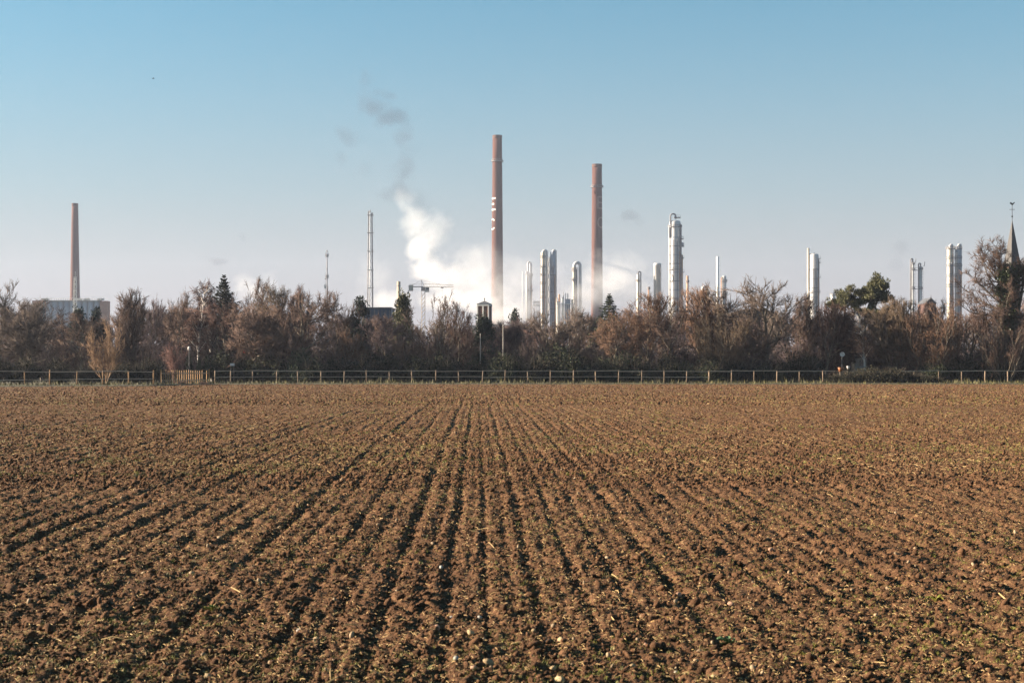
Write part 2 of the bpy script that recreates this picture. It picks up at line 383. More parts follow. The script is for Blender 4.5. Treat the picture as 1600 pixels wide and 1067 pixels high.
# ---------------------------------------------------------------- scatter on the field (geometry-node instances of small meshes)
def scatter(name, pts, rot, scl, idx, protos, mat_, parent):
    """one object: points that each carry one of the small PROTO meshes"""
    me = bpy.data.meshes.new(name); me.vertices.add(len(pts)); me.vertices.foreach_set('co', np.asarray(pts, np.float32).ravel())
    a = me.attributes.new('rot', 'FLOAT_VECTOR', 'POINT'); a.data.foreach_set('vector', np.asarray(rot, np.float32).ravel())
    a = me.attributes.new('scl', 'FLOAT_VECTOR', 'POINT'); a.data.foreach_set('vector', np.asarray(scl, np.float32).ravel())
    a = me.attributes.new('idx', 'INT', 'POINT'); a.data.foreach_set('value', np.asarray(idx, np.int32))
    o = link(name, me, mat_, parent); o['kind'] = 'stuff'
    g = bpy.data.node_groups.new(name + '_nodes', 'GeometryNodeTree')
    g.interface.new_socket('Geometry', in_out='INPUT', socket_type='NodeSocketGeometry')
    g.interface.new_socket('Geometry', in_out='OUTPUT', socket_type='NodeSocketGeometry')
    N = g.nodes; L = g.links
    gi = N.new('NodeGroupInput'); go = N.new('NodeGroupOutput')
    iop = N.new('GeometryNodeInstanceOnPoints'); iop.inputs['Pick Instance'].default_value = True
    g2i = N.new('GeometryNodeGeometryToInstance')
    for p in reversed(protos):
        oi = N.new('GeometryNodeObjectInfo'); oi.inputs['Object'].default_value = p; oi.transform_space = 'ORIGINAL'
        L.new(oi.outputs['Geometry'], g2i.inputs[0])
    def attr(nm, ty):
        t = N.new('GeometryNodeInputNamedAttribute'); t.data_type = ty; t.inputs['Name'].default_value = nm; return t.outputs['Attribute']
    m2p = N.new('GeometryNodeMeshToPoints'); L.new(gi.outputs[0], m2p.inputs[0])
    L.new(m2p.outputs[0], iop.inputs['Points']); L.new(g2i.outputs[0], iop.inputs['Instance'])
    L.new(attr('idx', 'INT'), iop.inputs['Instance Index'])
    e2r = N.new('FunctionNodeEulerToRotation'); L.new(attr('rot', 'FLOAT_VECTOR'), e2r.inputs[0])
    L.new(e2r.outputs[0], iop.inputs['Rotation']); L.new(attr('scl', 'FLOAT_VECTOR'), iop.inputs['Scale'])
    L.new(iop.outputs[0], go.inputs[0])
    md = o.modifiers.new('scatter', 'NODES'); md.node_group = g
    return o

def proto(name, me, mat_):
    me.materials.append(mat_)
    return bpy.data.objects.new(name, me)            # never linked: only its mesh is used

def lump_mesh(name, seed, sub=1, rough=0.35, flat=0.75):
    """an angular lump of about unit radius"""
    rs = np.random.RandomState(seed)
    t = (1 + 5 ** .5) / 2
    V = np.array([(-1, t, 0), (1, t, 0), (-1, -t, 0), (1, -t, 0), (0, -1, t), (0, 1, t), (0, -1, -t), (0, 1, -t), (t, 0, -1), (t, 0, 1), (-t, 0, -1), (-t, 0, 1)], float)
    T = [(0, 11, 5), (0, 5, 1), (0, 1, 7), (0, 7, 10), (0, 10, 11), (1, 5, 9), (5, 11, 4), (11, 10, 2), (10, 7, 6), (7, 1, 8), (3, 9, 4), (3, 4, 2), (3, 2, 6), (3, 6, 8), (3, 8, 9), (4, 9, 5), (2, 4, 11), (6, 2, 10), (8, 6, 7), (9, 8, 1)]
    V = [v / np.linalg.norm(v) for v in V]
    for _ in range(sub):
        mid = {}; T2 = []
        def md(a, b):
            k = (min(a, b), max(a, b))
            if k not in mid:
                p = V[a] + V[b]; V.append(p / np.linalg.norm(p)); mid[k] = len(V) - 1
            return mid[k]
        for a, b, c in T:
            x, y, z = md(a, b), md(b, c), md(c, a); T2 += [(a, x, z), (b, y, x), (c, z, y), (x, y, z)]
        T = T2
    V = np.array(V)
    dirs = rs.randn(9, 3); dirs /= np.linalg.norm(dirs, axis=1)[:, None]; amp = rs.uniform(-1, 1, 9)
    f = 1 + rough * np.sum(amp[None] * np.clip(V @ dirs.T, 0, 1) ** 3, 1) + rs.uniform(-.10, .10, len(V)) * (rough > 0.2)
    V = V * f[:, None] * np.array([1, 0.85, flat])
    return np_mesh(name, V, T=T)

def blade_mesh(name, seed, n, h, w, spread, lean):
    rs = np.random.RandomState(seed); V = []; Q = []; T = []
    for k in range(n):
        a = rs.uniform(0, 6.28); b = rs.uniform(0, 6.28); L = h * rs.uniform(.6, 1.1); ln = lean * rs.uniform(.3, 1.2)
        bx, by = spread * rs.randn() * .5, spread * rs.randn() * .5
        dx, dy = math.cos(a), math.sin(a); wx, wy = math.cos(b) * w / 2, math.sin(b) * w / 2
        i = len(V)
        V += [(bx - wx, by - wy, -.01), (bx + wx, by + wy, -.01), (bx + dx * ln * L * .35 + wx * .8, by + dy * ln * L * .35 + wy * .8, L * .6),
              (bx + dx * ln * L * .35 - wx * .8, by + dy * ln * L * .35 - wy * .8, L * .6), (bx + dx * ln * L, by + dy * ln * L, L * (1 - .35 * ln))]
        Q.append((i, i + 1, i + 2, i + 3)); T.append((i + 3, i + 2, i + 4))
    return np_mesh(name, V, T=T, Q=Q)

def straw_mesh(name, seed):
    rs = np.random.RandomState(seed); V = []; Q = []
    L = 1.0; k = rs.uniform(-.25, .25); z = rs.uniform(.02, .2)
    pts = [(-.5, 0, 0), (0, k * .4, z), (.5, k, z * .3)]
    for (x, y, zz) in pts:
        V += [(x, y - .045, zz), (x, y + .045, zz), (x, y, zz + .07)]
    for i in range(2):
        for j in range(3):
            Q.append((i * 3 + j, i * 3 + (j + 1) % 3, i * 3 + 3 + (j + 1) % 3, i * 3 + 3 + j))
    return np_mesh(name, V, Q=Q)

def field_points(n, y0, y1, power, seed, umax=0.50):
    """random points over the part of the field in front of the viewer, thinning with distance"""
    rs = np.random.RandomState(seed)
    t = rs.rand(n)
    if abs(power) < 1e-6: y = y0 * (y1 / y0) ** t
    else: y = (y0 ** power + t * (y1 ** power - y0 ** power)) ** (1 / power)
    x = rs.uniform(-umax, umax, n) * (y + 3)
    ok = y < edge_y(x) - 0.2
    return x[ok], y[ok], rs

clods = [proto('clod_%d' % k, lump_mesh('clod_%d' % k, 20 + k, 1, 0.55, 0.7), M['soil_clod']) for k in range(6)]
def scatter_clods():
    xs, ys, ss = [], [], []
    rs = np.random.RandomState(9)
    for n, y0, y1, pw, s0, s1, sd_ in ((130000, 7.0, 36, 0.0, .006, .020, 1), (9000, 7.0, 26, 0.2, .014, .034, 2), (500, 6.0, 30, 0.3, .026, .05, 12),
                                       (80000, 20, 72, 0.0, .012, .038, 3), (40000, 60, 134, 0.4, .03, .07, 4)):
        x, y, r_ = field_points(n, y0, y1, pw, sd_)
        xs.append(x); ys.append(y); ss.append(r_.uniform(0, 1, len(x)) ** 1.8 * (s1 - s0) + s0)
    x = np.concatenate(xs); y = np.concatenate(ys); s = np.concatenate(ss)
    z = soil_height(x, y) + swell(y) + s * 0.15
    n = len(x)
    scl = np.stack([s * rs.uniform(.8, 1.5, n), s * rs.uniform(.7, 1.2, n), s * rs.uniform(.7, 1.1, n)], 1)
    scatter('soil_clods', np.stack([x, y, z], 1), rs.uniform(0, 6.28, (n, 3)) * [.12, .12, 1], scl, rs.randint(0, 6, n), clods, M['soil_clod'], field)
scatter_clods()

straws = [proto('straw_%d' % k, straw_mesh('straw_%d' % k, 40 + k), M['straw']) for k in range(5)]
def scatter_straw():
    rs = np.random.RandomState(19); xs, ys, ss = [], [], []
    for n, y0, y1, pw, s0, s1, sd_ in ((90000, 7.0, 30, 0.1, .010, .042, 21), (420, 6.0, 34, 0.3, .07, .16, 22), (60000, 22, 75, 0.0, .035, .10, 23), (46000, 60, 134, 0.3, .07, .15, 24)):
        x, y, r_ = field_points(n, y0, y1, pw, sd_)
        keep = (vnoise(x, y, 2.2, 31) + 0.5 * vnoise(x + ROWDIR * y, y * 0.15, 0.4, 32) + r_.uniform(-.35, .35, len(x))) > -0.12
        x, y = x[keep], y[keep]
        xs.append(x); ys.append(y); ss.append(r_.uniform(0, 1, len(x)) ** 2 * (s1 - s0) + s0)
    x = np.concatenate(xs); y = np.concatenate(ys); s = np.concatenate(ss); n = len(x)
    z = soil_height(x, y) + swell(y) + 0.012
    thin = 0.75 + 1.3 * np.clip((0.05 - s) / 0.04, 0, 1)
    scatter('straw_litter', np.stack([x, y, z], 1), np.stack([rs.uniform(-.5, .5, n), rs.uniform(-.5, .5, n), rs.uniform(0, 6.28, n)], 1),
            np.stack([s, s * thin, s * thin], 1), rs.randint(0, 5, n), straws, M['straw'], field)
scatter_straw()

sprouts = [proto('sprout_%d' % k, blade_mesh('sprout_%d' % k, 60 + k, 7, 1.0, .10, .7, .8), M['sprout']) for k in range(5)]
def scatter_sprouts():
    rs = np.random.RandomState(29); xs, ys, ss = [], [], []
    for n, y0, y1, pw, s0, s1, sd_ in ((60000, 7.0, 30, 0.1, .014, .038, 41), (46000, 22, 75, 0.0, .03, .07, 43), (26000, 60, 134, 0.3, .06, .10, 44)):
        x, y, r_ = field_points(n, y0, y1, pw, sd_)
        q = x + ROWDIR * y
        keep = (1.2 * vnoise(x, y, 1.5, 51) + 0.8 * vnoise(x, y, 0.35, 53) + r_.uniform(-.3, .3, len(x))) > 0.12
        x, y = x[keep], y[keep]
        xs.append(x); ys.append(y); ss.append(r_.uniform(0, 1, len(x)) ** 1.5 * (s1 - s0) + s0)
    x = np.concatenate(xs); y = np.concatenate(ys); s = np.concatenate(ss); n = len(x)
    z = soil_height(x, y) + swell(y)
    scatter('seedlings', np.stack([x, y, z], 1), np.stack([rs.uniform(-.3, .3, n), rs.uniform(-.3, .3, n), rs.uniform(0, 6.28, n)], 1),
            np.stack([s, s, s * rs.uniform(.6, 1.2, n)], 1), rs.randint(0, 5, n), sprouts, M['sprout'], field)
scatter_sprouts()

pebbles = [proto('pebble_%d' % k, lump_mesh('pebble_%d' % k, 80 + k, 1, 0.16, 0.7), M['pebble']) for k in range(4)]
def scatter_pebbles():
    rs = np.random.RandomState(39)
    x, y, r_ = field_points(1700, 3.2, 60, 0.0, 61); n = len(x)
    s = r_.uniform(0, 1, n) ** 3 * .016 + .006 + y * 0.00025
    z = soil_height(x, y) + swell(y) + s * .3
    scatter('pebbles', np.stack([x, y, z], 1), rs.uniform(0, 6.28, (n, 3)), np.stack([s * 1.3, s, s], 1), rs.randint(0, 4, n), pebbles, M['pebble'], field)
scatter_pebbles()


# ================================================================ fences
def fence_y(px):
    """distance of the fence line at photo column px"""
    return float(np.interp(px, [-60, 39, 240, 330, 380, 1600], [118.5, 121, 125.5, 134, 139.5, 140.5]))

def run_fence(pxs, label, wood, rails, top, low, group_name, height=1.28, jit=0.05):
    """posts with rails nailed between them; each post and rail is a part"""
    Y0 = fence_y(pxs[0]); x0 = (pxs[0] - 800) * Y0 / FPX
    root = empty('paddock_fence', (x0, Y0, 0.05)); tag(root, label, 'fence', group_name)
    rs = random.Random(int(pxs[0]) + 5)
    tops = []
    for px in pxs:
        Y = fence_y(px); x = (px - 800) * Y / FPX
        h = height + rs.uniform(-jit, jit); r = 0.062 + rs.uniform(-.006, .008)
        b = MB(); b.lathe([(r, -0.25), (r, h - 0.02), (r * .8, h)], n=8)
        o = b.build('post', wood, root, smooth=True); o.location = (x - x0, Y - Y0, 0)
        o.rotation_euler = (rs.uniform(-.03, .03), rs.uniform(-.045, .045), rs.uniform(0, 3))
        tops.append((x - x0, Y - Y0, h))
    for (a, b_) in zip(tops[:-1], tops[1:]):
        for k, z in enumerate(rails):
            dz = rs.uniform(-.05, .03)
            L = math.hypot(b_[0] - a[0], b_[1] - a[1])
            bb = MB(); bb.box((0, 0, 0), (L - 0.01, 0.035, 0.085 if k == 0 else 0.065))
            o = bb.build('rail', M['rail_wood'], root)
            o.location = ((a[0] + b_[0]) / 2, (a[1] + b_[1]) / 2 - 0.078, z + dz)
            o.rotation_euler = (0, rs.uniform(-.02, .02), math.atan2(b_[1] - a[1], b_[0] - a[0]))
    return root

run_fence([-2, 38.8, 77.7, 120.4, 160.8, 201.4, 240], 'sunlit round-post fence with one top rail in front of the small golden tree', M['post_sunlit'], (1.20, 0.52), 1, 1, 'field fences')
run_fence([336, 360.4, 394.4, 432.4, 466, 501.6, 537.7, 573, 609, 644, 681, 717, 754, 789, 825, 860, 896, 931, 966.6, 1003, 1038, 1073, 1107.6],
          'long two-rail wooden post fence across the middle of the field edge', M['post_shaded'], (1.20, 0.62), 1, 1, 'field fences', height=1.25)
run_fence([1107.6 + 1.2, 1143, 1178, 1214, 1249, 1286, 1321, 1357, 1392, 1428, 1467, 1502.7, 1539, 1575, 1612], 'single-rail wooden post fence that disappears behind the low dark bramble mound',
          M['post_shaded'], (1.20,), 1, 0, 'field fences', height=1.22)

def picket_fence():
    root = None
    rs = random.Random(4)
    pts = []
    px = 252.0
    while px < 326:
        pts.append(px); px += 3.15 if px < 276 else 3.5
    Y0 = 131.0; x0 = (252 - 800) * Y0 / FPX
    root = empty('picket_fence', (x0, Y0, 0.05)); tag(root, 'short sunlit picket fence of pale upright pales below the red shrub', 'fence', 'field fences')
    def pos(px):
        Y = 131 + max(0, px - 276) * 0.10
        return (px - 800) * Y / FPX - x0, Y - Y0
    for i, px in enumerate(pts):
        x, y = pos(px); h = 1.30 + rs.uniform(-.06, .06)
        if px > 300 and rs.random() < 0.25: continue
        b = MB(); b.add([(-.036, -.012, -.05), (.036, -.012, -.05), (.036, -.012, h - .08), (0, -.012, h), (-.036, -.012, h - .08),
                         (-.036, .012, -.05), (.036, .012, -.05), (.036, .012, h - .08), (0, .012, h), (-.036, .012, h - .08)],
                        [(0, 1, 2, 3, 4), (9, 8, 7, 6, 5), (0, 5, 6, 1), (1, 6, 7, 2), (2, 7, 8, 3), (3, 8, 9, 4), (4, 9, 5, 0)])
        o = b.build('picket', M['picket_wood'], root); o.location = (x, y, 0); o.rotation_euler = (0, rs.uniform(-.03, .03), -0.55 + rs.uniform(-.05, .05))
    for a, b_ in ((252, 276), (276, 300), (300, 325)):
        for z in (.35, 1.0):
            p, q = pos(a), pos(b_)
            bb = MB(); bb.box((0, 0, 0), (math.hypot(q[0] - p[0], q[1] - p[1]), .035, .07))
            o = bb.build('rail', M['rail_wood'], root); o.location = ((p[0] + q[0]) / 2, (p[1] + q[1]) / 2 + 0.045, z)
            o.rotation_euler = (0, 0, math.atan2(q[1] - p[1], q[0] - p[0]))
    for px in (251, 277.2, 326.5):
        x, y = pos(px); b = MB(); b.box((0, 0, .65), (.11, .11, 1.5)); o = b.build('post', M['picket_wood'], root); o.location = (x, y + .06, 0)
picket_fence()

# rough grass along the verge
def build_grass():
    rs = np.random.RandomState(77); n = 9000
    x = rs.uniform(-62, 62, n)
    e = edge_y(x)
    fy = np.interp(x * FPX / 137 + 800, [-60, 39, 240, 330, 380, 1600], [118.5, 121, 125.5, 134, 139.5, 140.5])
    y = e + 0.2 + rs.rand(n) ** 0.8 * (fy + 2.5 - e)
    h = (0.10 + 0.30 * rs.rand(n) ** 2) * (1 + 0.9 * vnoise(x, y, 2.5, 71)) * np.where(np.abs(y - fy) < 1.0, 1.5, 0.9)
    a = rs.uniform(0, 6.28, n); b = rs.uniform(0, 6.28, n); w_ = 0.03 + 0.03 * rs.rand(n)
    dx, dy = np.cos(a) * h * .35, np.sin(a) * h * .35; wx, wy = np.cos(b) * w_, np.sin(b) * w_
    z0 = np.full(n, 0.02)
    V = np.stack([np.stack([x - wx, y - wy, z0], 1), np.stack([x + wx, y + wy, z0], 1), np.stack([x + dx, y + dy, z0 + h + .06], 1)], 1).reshape(-1, 3)
    o = link('grass', np_mesh('grass', V, T=np.arange(n * 3).reshape(-1, 3)), M['grass'])
    tag(o, 'rough tufts of grass along the foot of the fence', 'grass', kind='stuff')
build_grass()


# ================================================================ trees
def tubes(p0, p1, r0, r1, k):
    """k-sided tapered tubes for many segments at once -> verts, quads"""
    p0 = np.asarray(p0, float); p1 = np.asarray(p1, float); r0 = np.asarray(r0, float); r1 = np.asarray(r1, float)
    n = len(p0); d = p1 - p0; d /= np.maximum(np.linalg.norm(d, axis=1, keepdims=True), 1e-9)
    ref = np.where(np.abs(d[:, 2:3]) > .9, np.array([[1., 0, 0]]), np.array([[0, 0, 1.]]))
    u = np.cross(d, ref); u /= np.maximum(np.linalg.norm(u, axis=1, keepdims=True), 1e-9); v = np.cross(d, u)
    a = 2 * np.pi * np.arange(k) / k
    ring = u[:, None] * np.cos(a)[None, :, None] + v[:, None] * np.sin(a)[None, :, None]
    V = np.concatenate([p0[:, None] + ring * r0[:, None, None], p1[:, None] + ring * r1[:, None, None]], 1).reshape(-1, 3)
    b = np.arange(n)[:, None] * 2 * k; j = np.arange(k)[None]; j2 = (j + 1) % k
    Q = np.stack([b + j, b + j2, b + k + j2, b + k + j], -1).reshape(-1, 4)
    return V, Q

def spikes(p0, p1, r):
    """three-sided cones for twigs -> verts, tris"""
    p0 = np.asarray(p0, float); p1 = np.asarray(p1, float); n = len(p0)
    d = p1 - p0; d /= np.maximum(np.linalg.norm(d, axis=1, keepdims=True), 1e-9)
    ref = np.where(np.abs(d[:, 2:3]) > .9, np.array([[1., 0, 0]]), np.array([[0, 0, 1.]]))
    u = np.cross(d, ref); u /= np.maximum(np.linalg.norm(u, axis=1, keepdims=True), 1e-9); v = np.cross(d, u)
    r = np.broadcast_to(np.asarray(r, float), (n,))[:, None]
    V = np.stack([p0 + u * r, p0 + (-.5 * u + .866 * v) * r, p0 + (-.5 * u - .866 * v) * r, p1], 1).reshape(-1, 3)
    b = np.arange(n)[:, None] * 4
    T = np.concatenate([b + np.array([[0, 1, 3]]), b + np.array([[1, 2, 3]]), b + np.array([[2, 0, 3]])], 0)
    return V, T

class Segs:
    def __init__(s): s.L = {}
    def add(s, lev, p0, p1, r0, r1): s.L.setdefault(lev, []).append((p0, p1, r0, r1))
    def arr(s, lev):
        a = s.L.get(lev, [])
        return [np.array([q[i] for q in a]) for i in range(4)] if a else None

def unit(v): return v / max(np.linalg.norm(v), 1e-9)

def grow(rs, S, pos, d, length, rad, lev, cfg):
    c = cfg[min(lev, len(cfg) - 1)]
    nseg = c.get('seg', 5); step = length / nseg; p = np.array(pos, float); d = unit(np.array(d, float)); r = rad
    for i in range(nseg):
        t0 = i / nseg
        d = unit(d + rs.randn(3) * c.get('wob', .12) + np.array([0, 0, c.get('trop', .05)]))
        p1 = p + d * step; r1 = max(rad * (1 - (i + 1) / nseg * c.get('taper', .75)), 0.013)
        S.add(lev, p, p1, r, r1)
        if lev < len(cfg) - 1 and t0 >= c.get('start', .2) - 1e-6:
            k = (c['per_m'] * length if 'per_m' in c else c.get('kids', 6)) / (nseg * (1 - c.get('start', .2)))
            k = int(k) + (rs.rand() < k - int(k))
            for _ in range(k):
                f = rs.rand(); q = p + (p1 - p) * f; t = t0 + f / nseg
                ang = R(rs.uniform(*c.get('ang', (35, 60)))); az = rs.uniform(0, 6.283)
                u = unit(np.cross(d, rs.randn(3))); 
                nd = unit(d * math.cos(ang) + u * math.sin(ang))
                ln = length * rs.uniform(*c.get('ratio', (.4, .6))) * (1 - c.get('fall', .45) * t)
                if lev == 0 and 'dome' in c: ln *= 0.55 + 0.9 * math.sin(math.pi * min(max((t - c['start']) / (1 - c['start']), 0.06), 1) ** .8)
                grow(rs, S, q, nd, ln, max(r * c.get('rr', .5), (.05, .032, .022, .018)[min(lev, 3)]), lev + 1, cfg)
        p, r = p1, r1

def make_bare(seed, cfg, stems=1, height=10, lean=0.0, r0=0.16, twig=(.35, .9), per=3, droop=0.0, twig_r=.0175, top=0.75, spread=0.1):
    """normalised bare tree -> (trunk mesh, crown mesh)"""
    rs = np.random.RandomState(seed); S = Segs()
    for k in range(stems):
        a = rs.uniform(0, 6.283); s = lean * (rs.rand() ** .7)
        d = (math.cos(a) * s, math.sin(a) * s, 1)
        grow(rs, S, (math.cos(a) * spread * (stems > 1), math.sin(a) * spread * (stems > 1), -0.1), d, height * top * rs.uniform(.8, 1), r0 * rs.uniform(.7, 1), 0, cfg)
    last = max(S.L)
    Vs, Qs, n = [], [], 0
    for lv in range(0, min(2, last + 1)):
        p0, p1, ra, rb = S.arr(lv); v, q = tubes(p0, p1, ra, rb, 7 if lv == 0 else 5); Vs.append(v); Qs.append(q + n); n += len(v)
    trunk = np_mesh('trunk', np.concatenate(Vs), Q=np.concatenate(Qs), smooth=True)
    Vs, Qs, Ts, n = [], [], [], 0
    tp0, tp1 = [], []
    for lv in range(2, last + 1):
        p0, p1, ra, rb = S.arr(lv); v, q = tubes(p0, p1, ra, rb, 3); Vs.append(v); Qs.append(q + n); n += len(v)
    for lv in range(max(1, last - 1), last + 1):
        p0, p1, ra, rb = S.arr(lv)
        k = per
        idx = np.repeat(np.arange(len(p0)), k); f = rs.rand(len(idx), 1)
        a = p0[idx] + (p1[idx] - p0[idx]) * f; d = p1[idx] - p0[idx]; d /= np.maximum(np.linalg.norm(d, axis=1, keepdims=True), 1e-9)
        nd = d + rs.randn(len(idx), 3) * .36 + np.array([0, 0, .20 - droop]); nd /= np.linalg.norm(nd, axis=1, keepdims=True)
        L = rs.uniform(twig[0], twig[1], (len(idx), 1))
        tp0.append(a); tp1.append(a + nd * L)
        # every twig forks once
        m = a + nd * L * .45; nd2 = nd + rs.randn(len(idx), 3) * .35; nd2 /= np.linalg.norm(nd2, axis=1, keepdims=True)
        tp0.append(m); tp1.append(m + nd2 * L * .6)
    v, t = spikes(np.concatenate(tp0), np.concatenate(tp1), twig_r); Vs.append(v); Ts.append(t + n); n += len(v)
    crown = np_mesh('crown', np.concatenate(Vs), T=np.concatenate(Ts), Q=np.concatenate(Qs))
    return trunk, crown

ROUND = [dict(seg=7, wob=.10, trop=.05, start=.16, kids=17, ang=(40, 72), ratio=(.42, .60), fall=.40, rr=.55, dome=1, taper=.85),
         dict(seg=6, wob=.15, trop=.10, start=.15, per_m=1.9, ang=(28, 56), ratio=(.36, .58), fall=.4, rr=.55, taper=.8),
         dict(seg=4, wob=.18, trop=.08, start=.1, per_m=2.3, ang=(26, 56), ratio=(.4, .65), fall=.3, rr=.6, taper=.7),
         dict(seg=3, wob=.2, trop=.06, taper=.6)]
OVAL = [dict(seg=8, wob=.07, trop=.06, start=.10, kids=22, ang=(26, 52), ratio=(.32, .46), fall=.45, rr=.5, dome=1, taper=.9),
        dict(seg=6, wob=.13, trop=.13, start=.12, per_m=1.9, ang=(22, 48), ratio=(.34, .55), fall=.35, rr=.55, taper=.8),
        dict(seg=4, wob=.16, trop=.10, start=.1, per_m=2.2, ang=(22, 50), ratio=(.4, .6), fall=.3, rr=.6, taper=.7),
        dict(seg=3, wob=.2, trop=.07, taper=.6)]
VASE = [dict(seg=7, wob=.08, trop=.05, start=.14, kids=10, ang=(16, 44), ratio=(.30, .50), fall=.4, rr=.5, taper=.85),
        dict(seg=5, wob=.13, trop=.10, start=.12, per_m=1.8, ang=(20, 46), ratio=(.38, .6), fall=.3, rr=.55, taper=.8),
        dict(seg=3, wob=.16, trop=.08, start=.1, per_m=2.0, ang=(22, 50), ratio=(.42, .65), fall=.3, rr=.6, taper=.7),
        dict(seg=2, wob=.2, trop=.05, taper=.6)]
BIRCH = [dict(seg=9, wob=.05, trop=.08, start=.28, kids=30, ang=(26, 50), ratio=(.18, .30), fall=.45, rr=.35, taper=.93),
         dict(seg=5, wob=.12, trop=.03, start=.15, per_m=3.4, ang=(25, 55), ratio=(.35, .6), fall=.3, rr=.5, taper=.8),
         dict(seg=4, wob=.15, trop=-.10, start=.1, per_m=3.6, ang=(25, 55), ratio=(.4, .7), fall=.2, rr=.6, taper=.7),
         dict(seg=3, wob=.15, trop=-.16, taper=.6)]

def extent(ms):
    V = np.concatenate([np.array([v.co[:] for v in m.vertices]) for m in ms])
    lo, hi = np.percentile(V, 0.4, axis=0), np.percentile(V, 99.6, axis=0)
    return max(hi[2], .1), max((hi[0] - lo[0]), (hi[1] - lo[1])) / 2

KIND = {}
def reg(key, meshes, names):
    h, r = extent(meshes)
    KIND[key] = (meshes, names, h, r)

for k in range(3): reg('round%d' % k, make_bare(100 + k, ROUND, stems=(1, 3, 2)[k], lean=(0, .55, .4)[k], r0=(.24, .17, .2)[k], per=2, spread=.15), ('trunk', 'crown'))
for k in range(2): reg('round%d' % (3 + k), make_bare(110 + k, ROUND, r0=.25, per=2, top=.78), ('trunk', 'crown'))
for k in range(3): reg('oval%d' % k, make_bare(120 + k, OVAL, stems=(1, 2, 3)[k], lean=(0, .25, .3)[k], r0=(.21, .16, .14)[k], per=2, top=.88, spread=.15), ('trunk', 'crown'))
for k in range(3): reg('vase%d' % k, make_bare(140 + k, VASE, stems=9, lean=.55, r0=.11, per=1, top=.8, spread=.25), ('trunk', 'crown'))
reg('birch0', make_bare(160, BIRCH, r0=.15, per=1, droop=.5, top=.98, twig_r=.018), ('trunk', 'crown'))
for k in range(2): reg('shrub%d' % k, make_bare(170 + k, VASE, stems=20, lean=1.1, r0=.06, per=1, top=.8, spread=.8, twig=(.4, .9), twig_r=.02), ('trunk', 'crown'))

def needle_quads(rs, base, d, L, w_):
    """flat leaf-like quads, one per row"""
    n = len(base); d = d / np.maximum(np.linalg.norm(d, axis=1, keepdims=True), 1e-9)
    s = np.cross(d, rs.randn(n, 3)); s /= np.maximum(np.linalg.norm(s, axis=1, keepdims=True), 1e-9)
    L = np.broadcast_to(np.asarray(L, float), (n,))[:, None]; w_ = np.broadcast_to(np.asarray(w_, float), (n,))[:, None]
    V = np.stack([base - s * w_ * .3, base + d * L * .5 - s * w_ * .5, base + d * L, base + d * L * .5 + s * w_ * .5], 1).reshape(-1, 3)
    return V, np.arange(n * 4).reshape(-1, 4)

def make_spruce(seed, height=10, radius=2.6, whorls=58, droop=.22, dens=34, power=1.0, low=.08):
    rs = np.random.RandomState(seed); P0, P1, R0, R1, nb, nd, nl = [], [], [], [], [], [], []
    zs = np.linspace(0, height, 12)
    for a, b in zip(zs[:-1], zs[1:]):
        P0.append((0, 0, a)); P1.append((0, 0, b)); R0.append(.16 * (1 - a / height) + .01); R1.append(.16 * (1 - b / height) + .01)
    for i in range(whorls):
        t = low + (1 - low) * (i + rs.rand() * .6) / whorls; z = t * height
        Lr = radius * (1 - t) ** power * rs.uniform(.75, 1.15) + .05
        nbr = rs.randint(6, 9); a0 = rs.uniform(0, 6.28)
        for k in range(nbr):
            a = a0 + 6.283 * k / nbr + rs.uniform(-.3, .3); L = Lr * rs.uniform(.6, 1.15); z = t * height + rs.uniform(-.22, .22) * (1 - t)
            dr = np.array([math.cos(a), math.sin(a), -droop + .55 * t + rs.uniform(-.1, .1)]); dr /= np.linalg.norm(dr)
            e = np.array([0, 0, z]) + dr * L
            P0.append((0, 0, z)); P1.append(e); R0.append(.03); R1.append(.006)
            m = max(12, int(dens * L / radius * 2.0))
            f = rs.rand(m, 1) ** .7; q = np.array([[0, 0, z]]) + dr[None] * L * f
            side = np.cross(dr, [0, 0, 1.0]); side /= np.linalg.norm(side)
            dd = dr[None] * .8 + side[None] * rs.choice([-1, 1], (m, 1)) * rs.uniform(.3, 1.1, (m, 1)) + np.array([[0, 0, -1]]) * (rs.uniform(-.5, .9, (m, 1)) - (1.2 if t > .86 else 0))
            nb.append(q); nd.append(dd); nl.append(np.full(m, .3 + .7 * (1 - t) ** .6))
    v, q = tubes(P0, P1, R0, R1, 5)
    trunk = np_mesh('trunk', v, Q=q)
    nb = np.concatenate(nb); nd = np.concatenate(nd); nl = np.concatenate(nl)
    v, q = needle_quads(rs, nb, nd, rs.uniform(.25, .6, len(nb)) * nl, rs.uniform(.10, .2, len(nb)) * nl)
    return trunk, np_mesh('crown', v, Q=q)

reg('spruce0', make_spruce(201), ('trunk', 'crown'))
reg('spruce1', make_spruce(202, radius=3.2, whorls=58, droop=.1, dens=44), ('trunk', 'crown'))
reg('cypress0', make_spruce(203, radius=1.5, whorls=34, droop=-.6, dens=34, power=.55, low=.02), ('trunk', 'crown'))

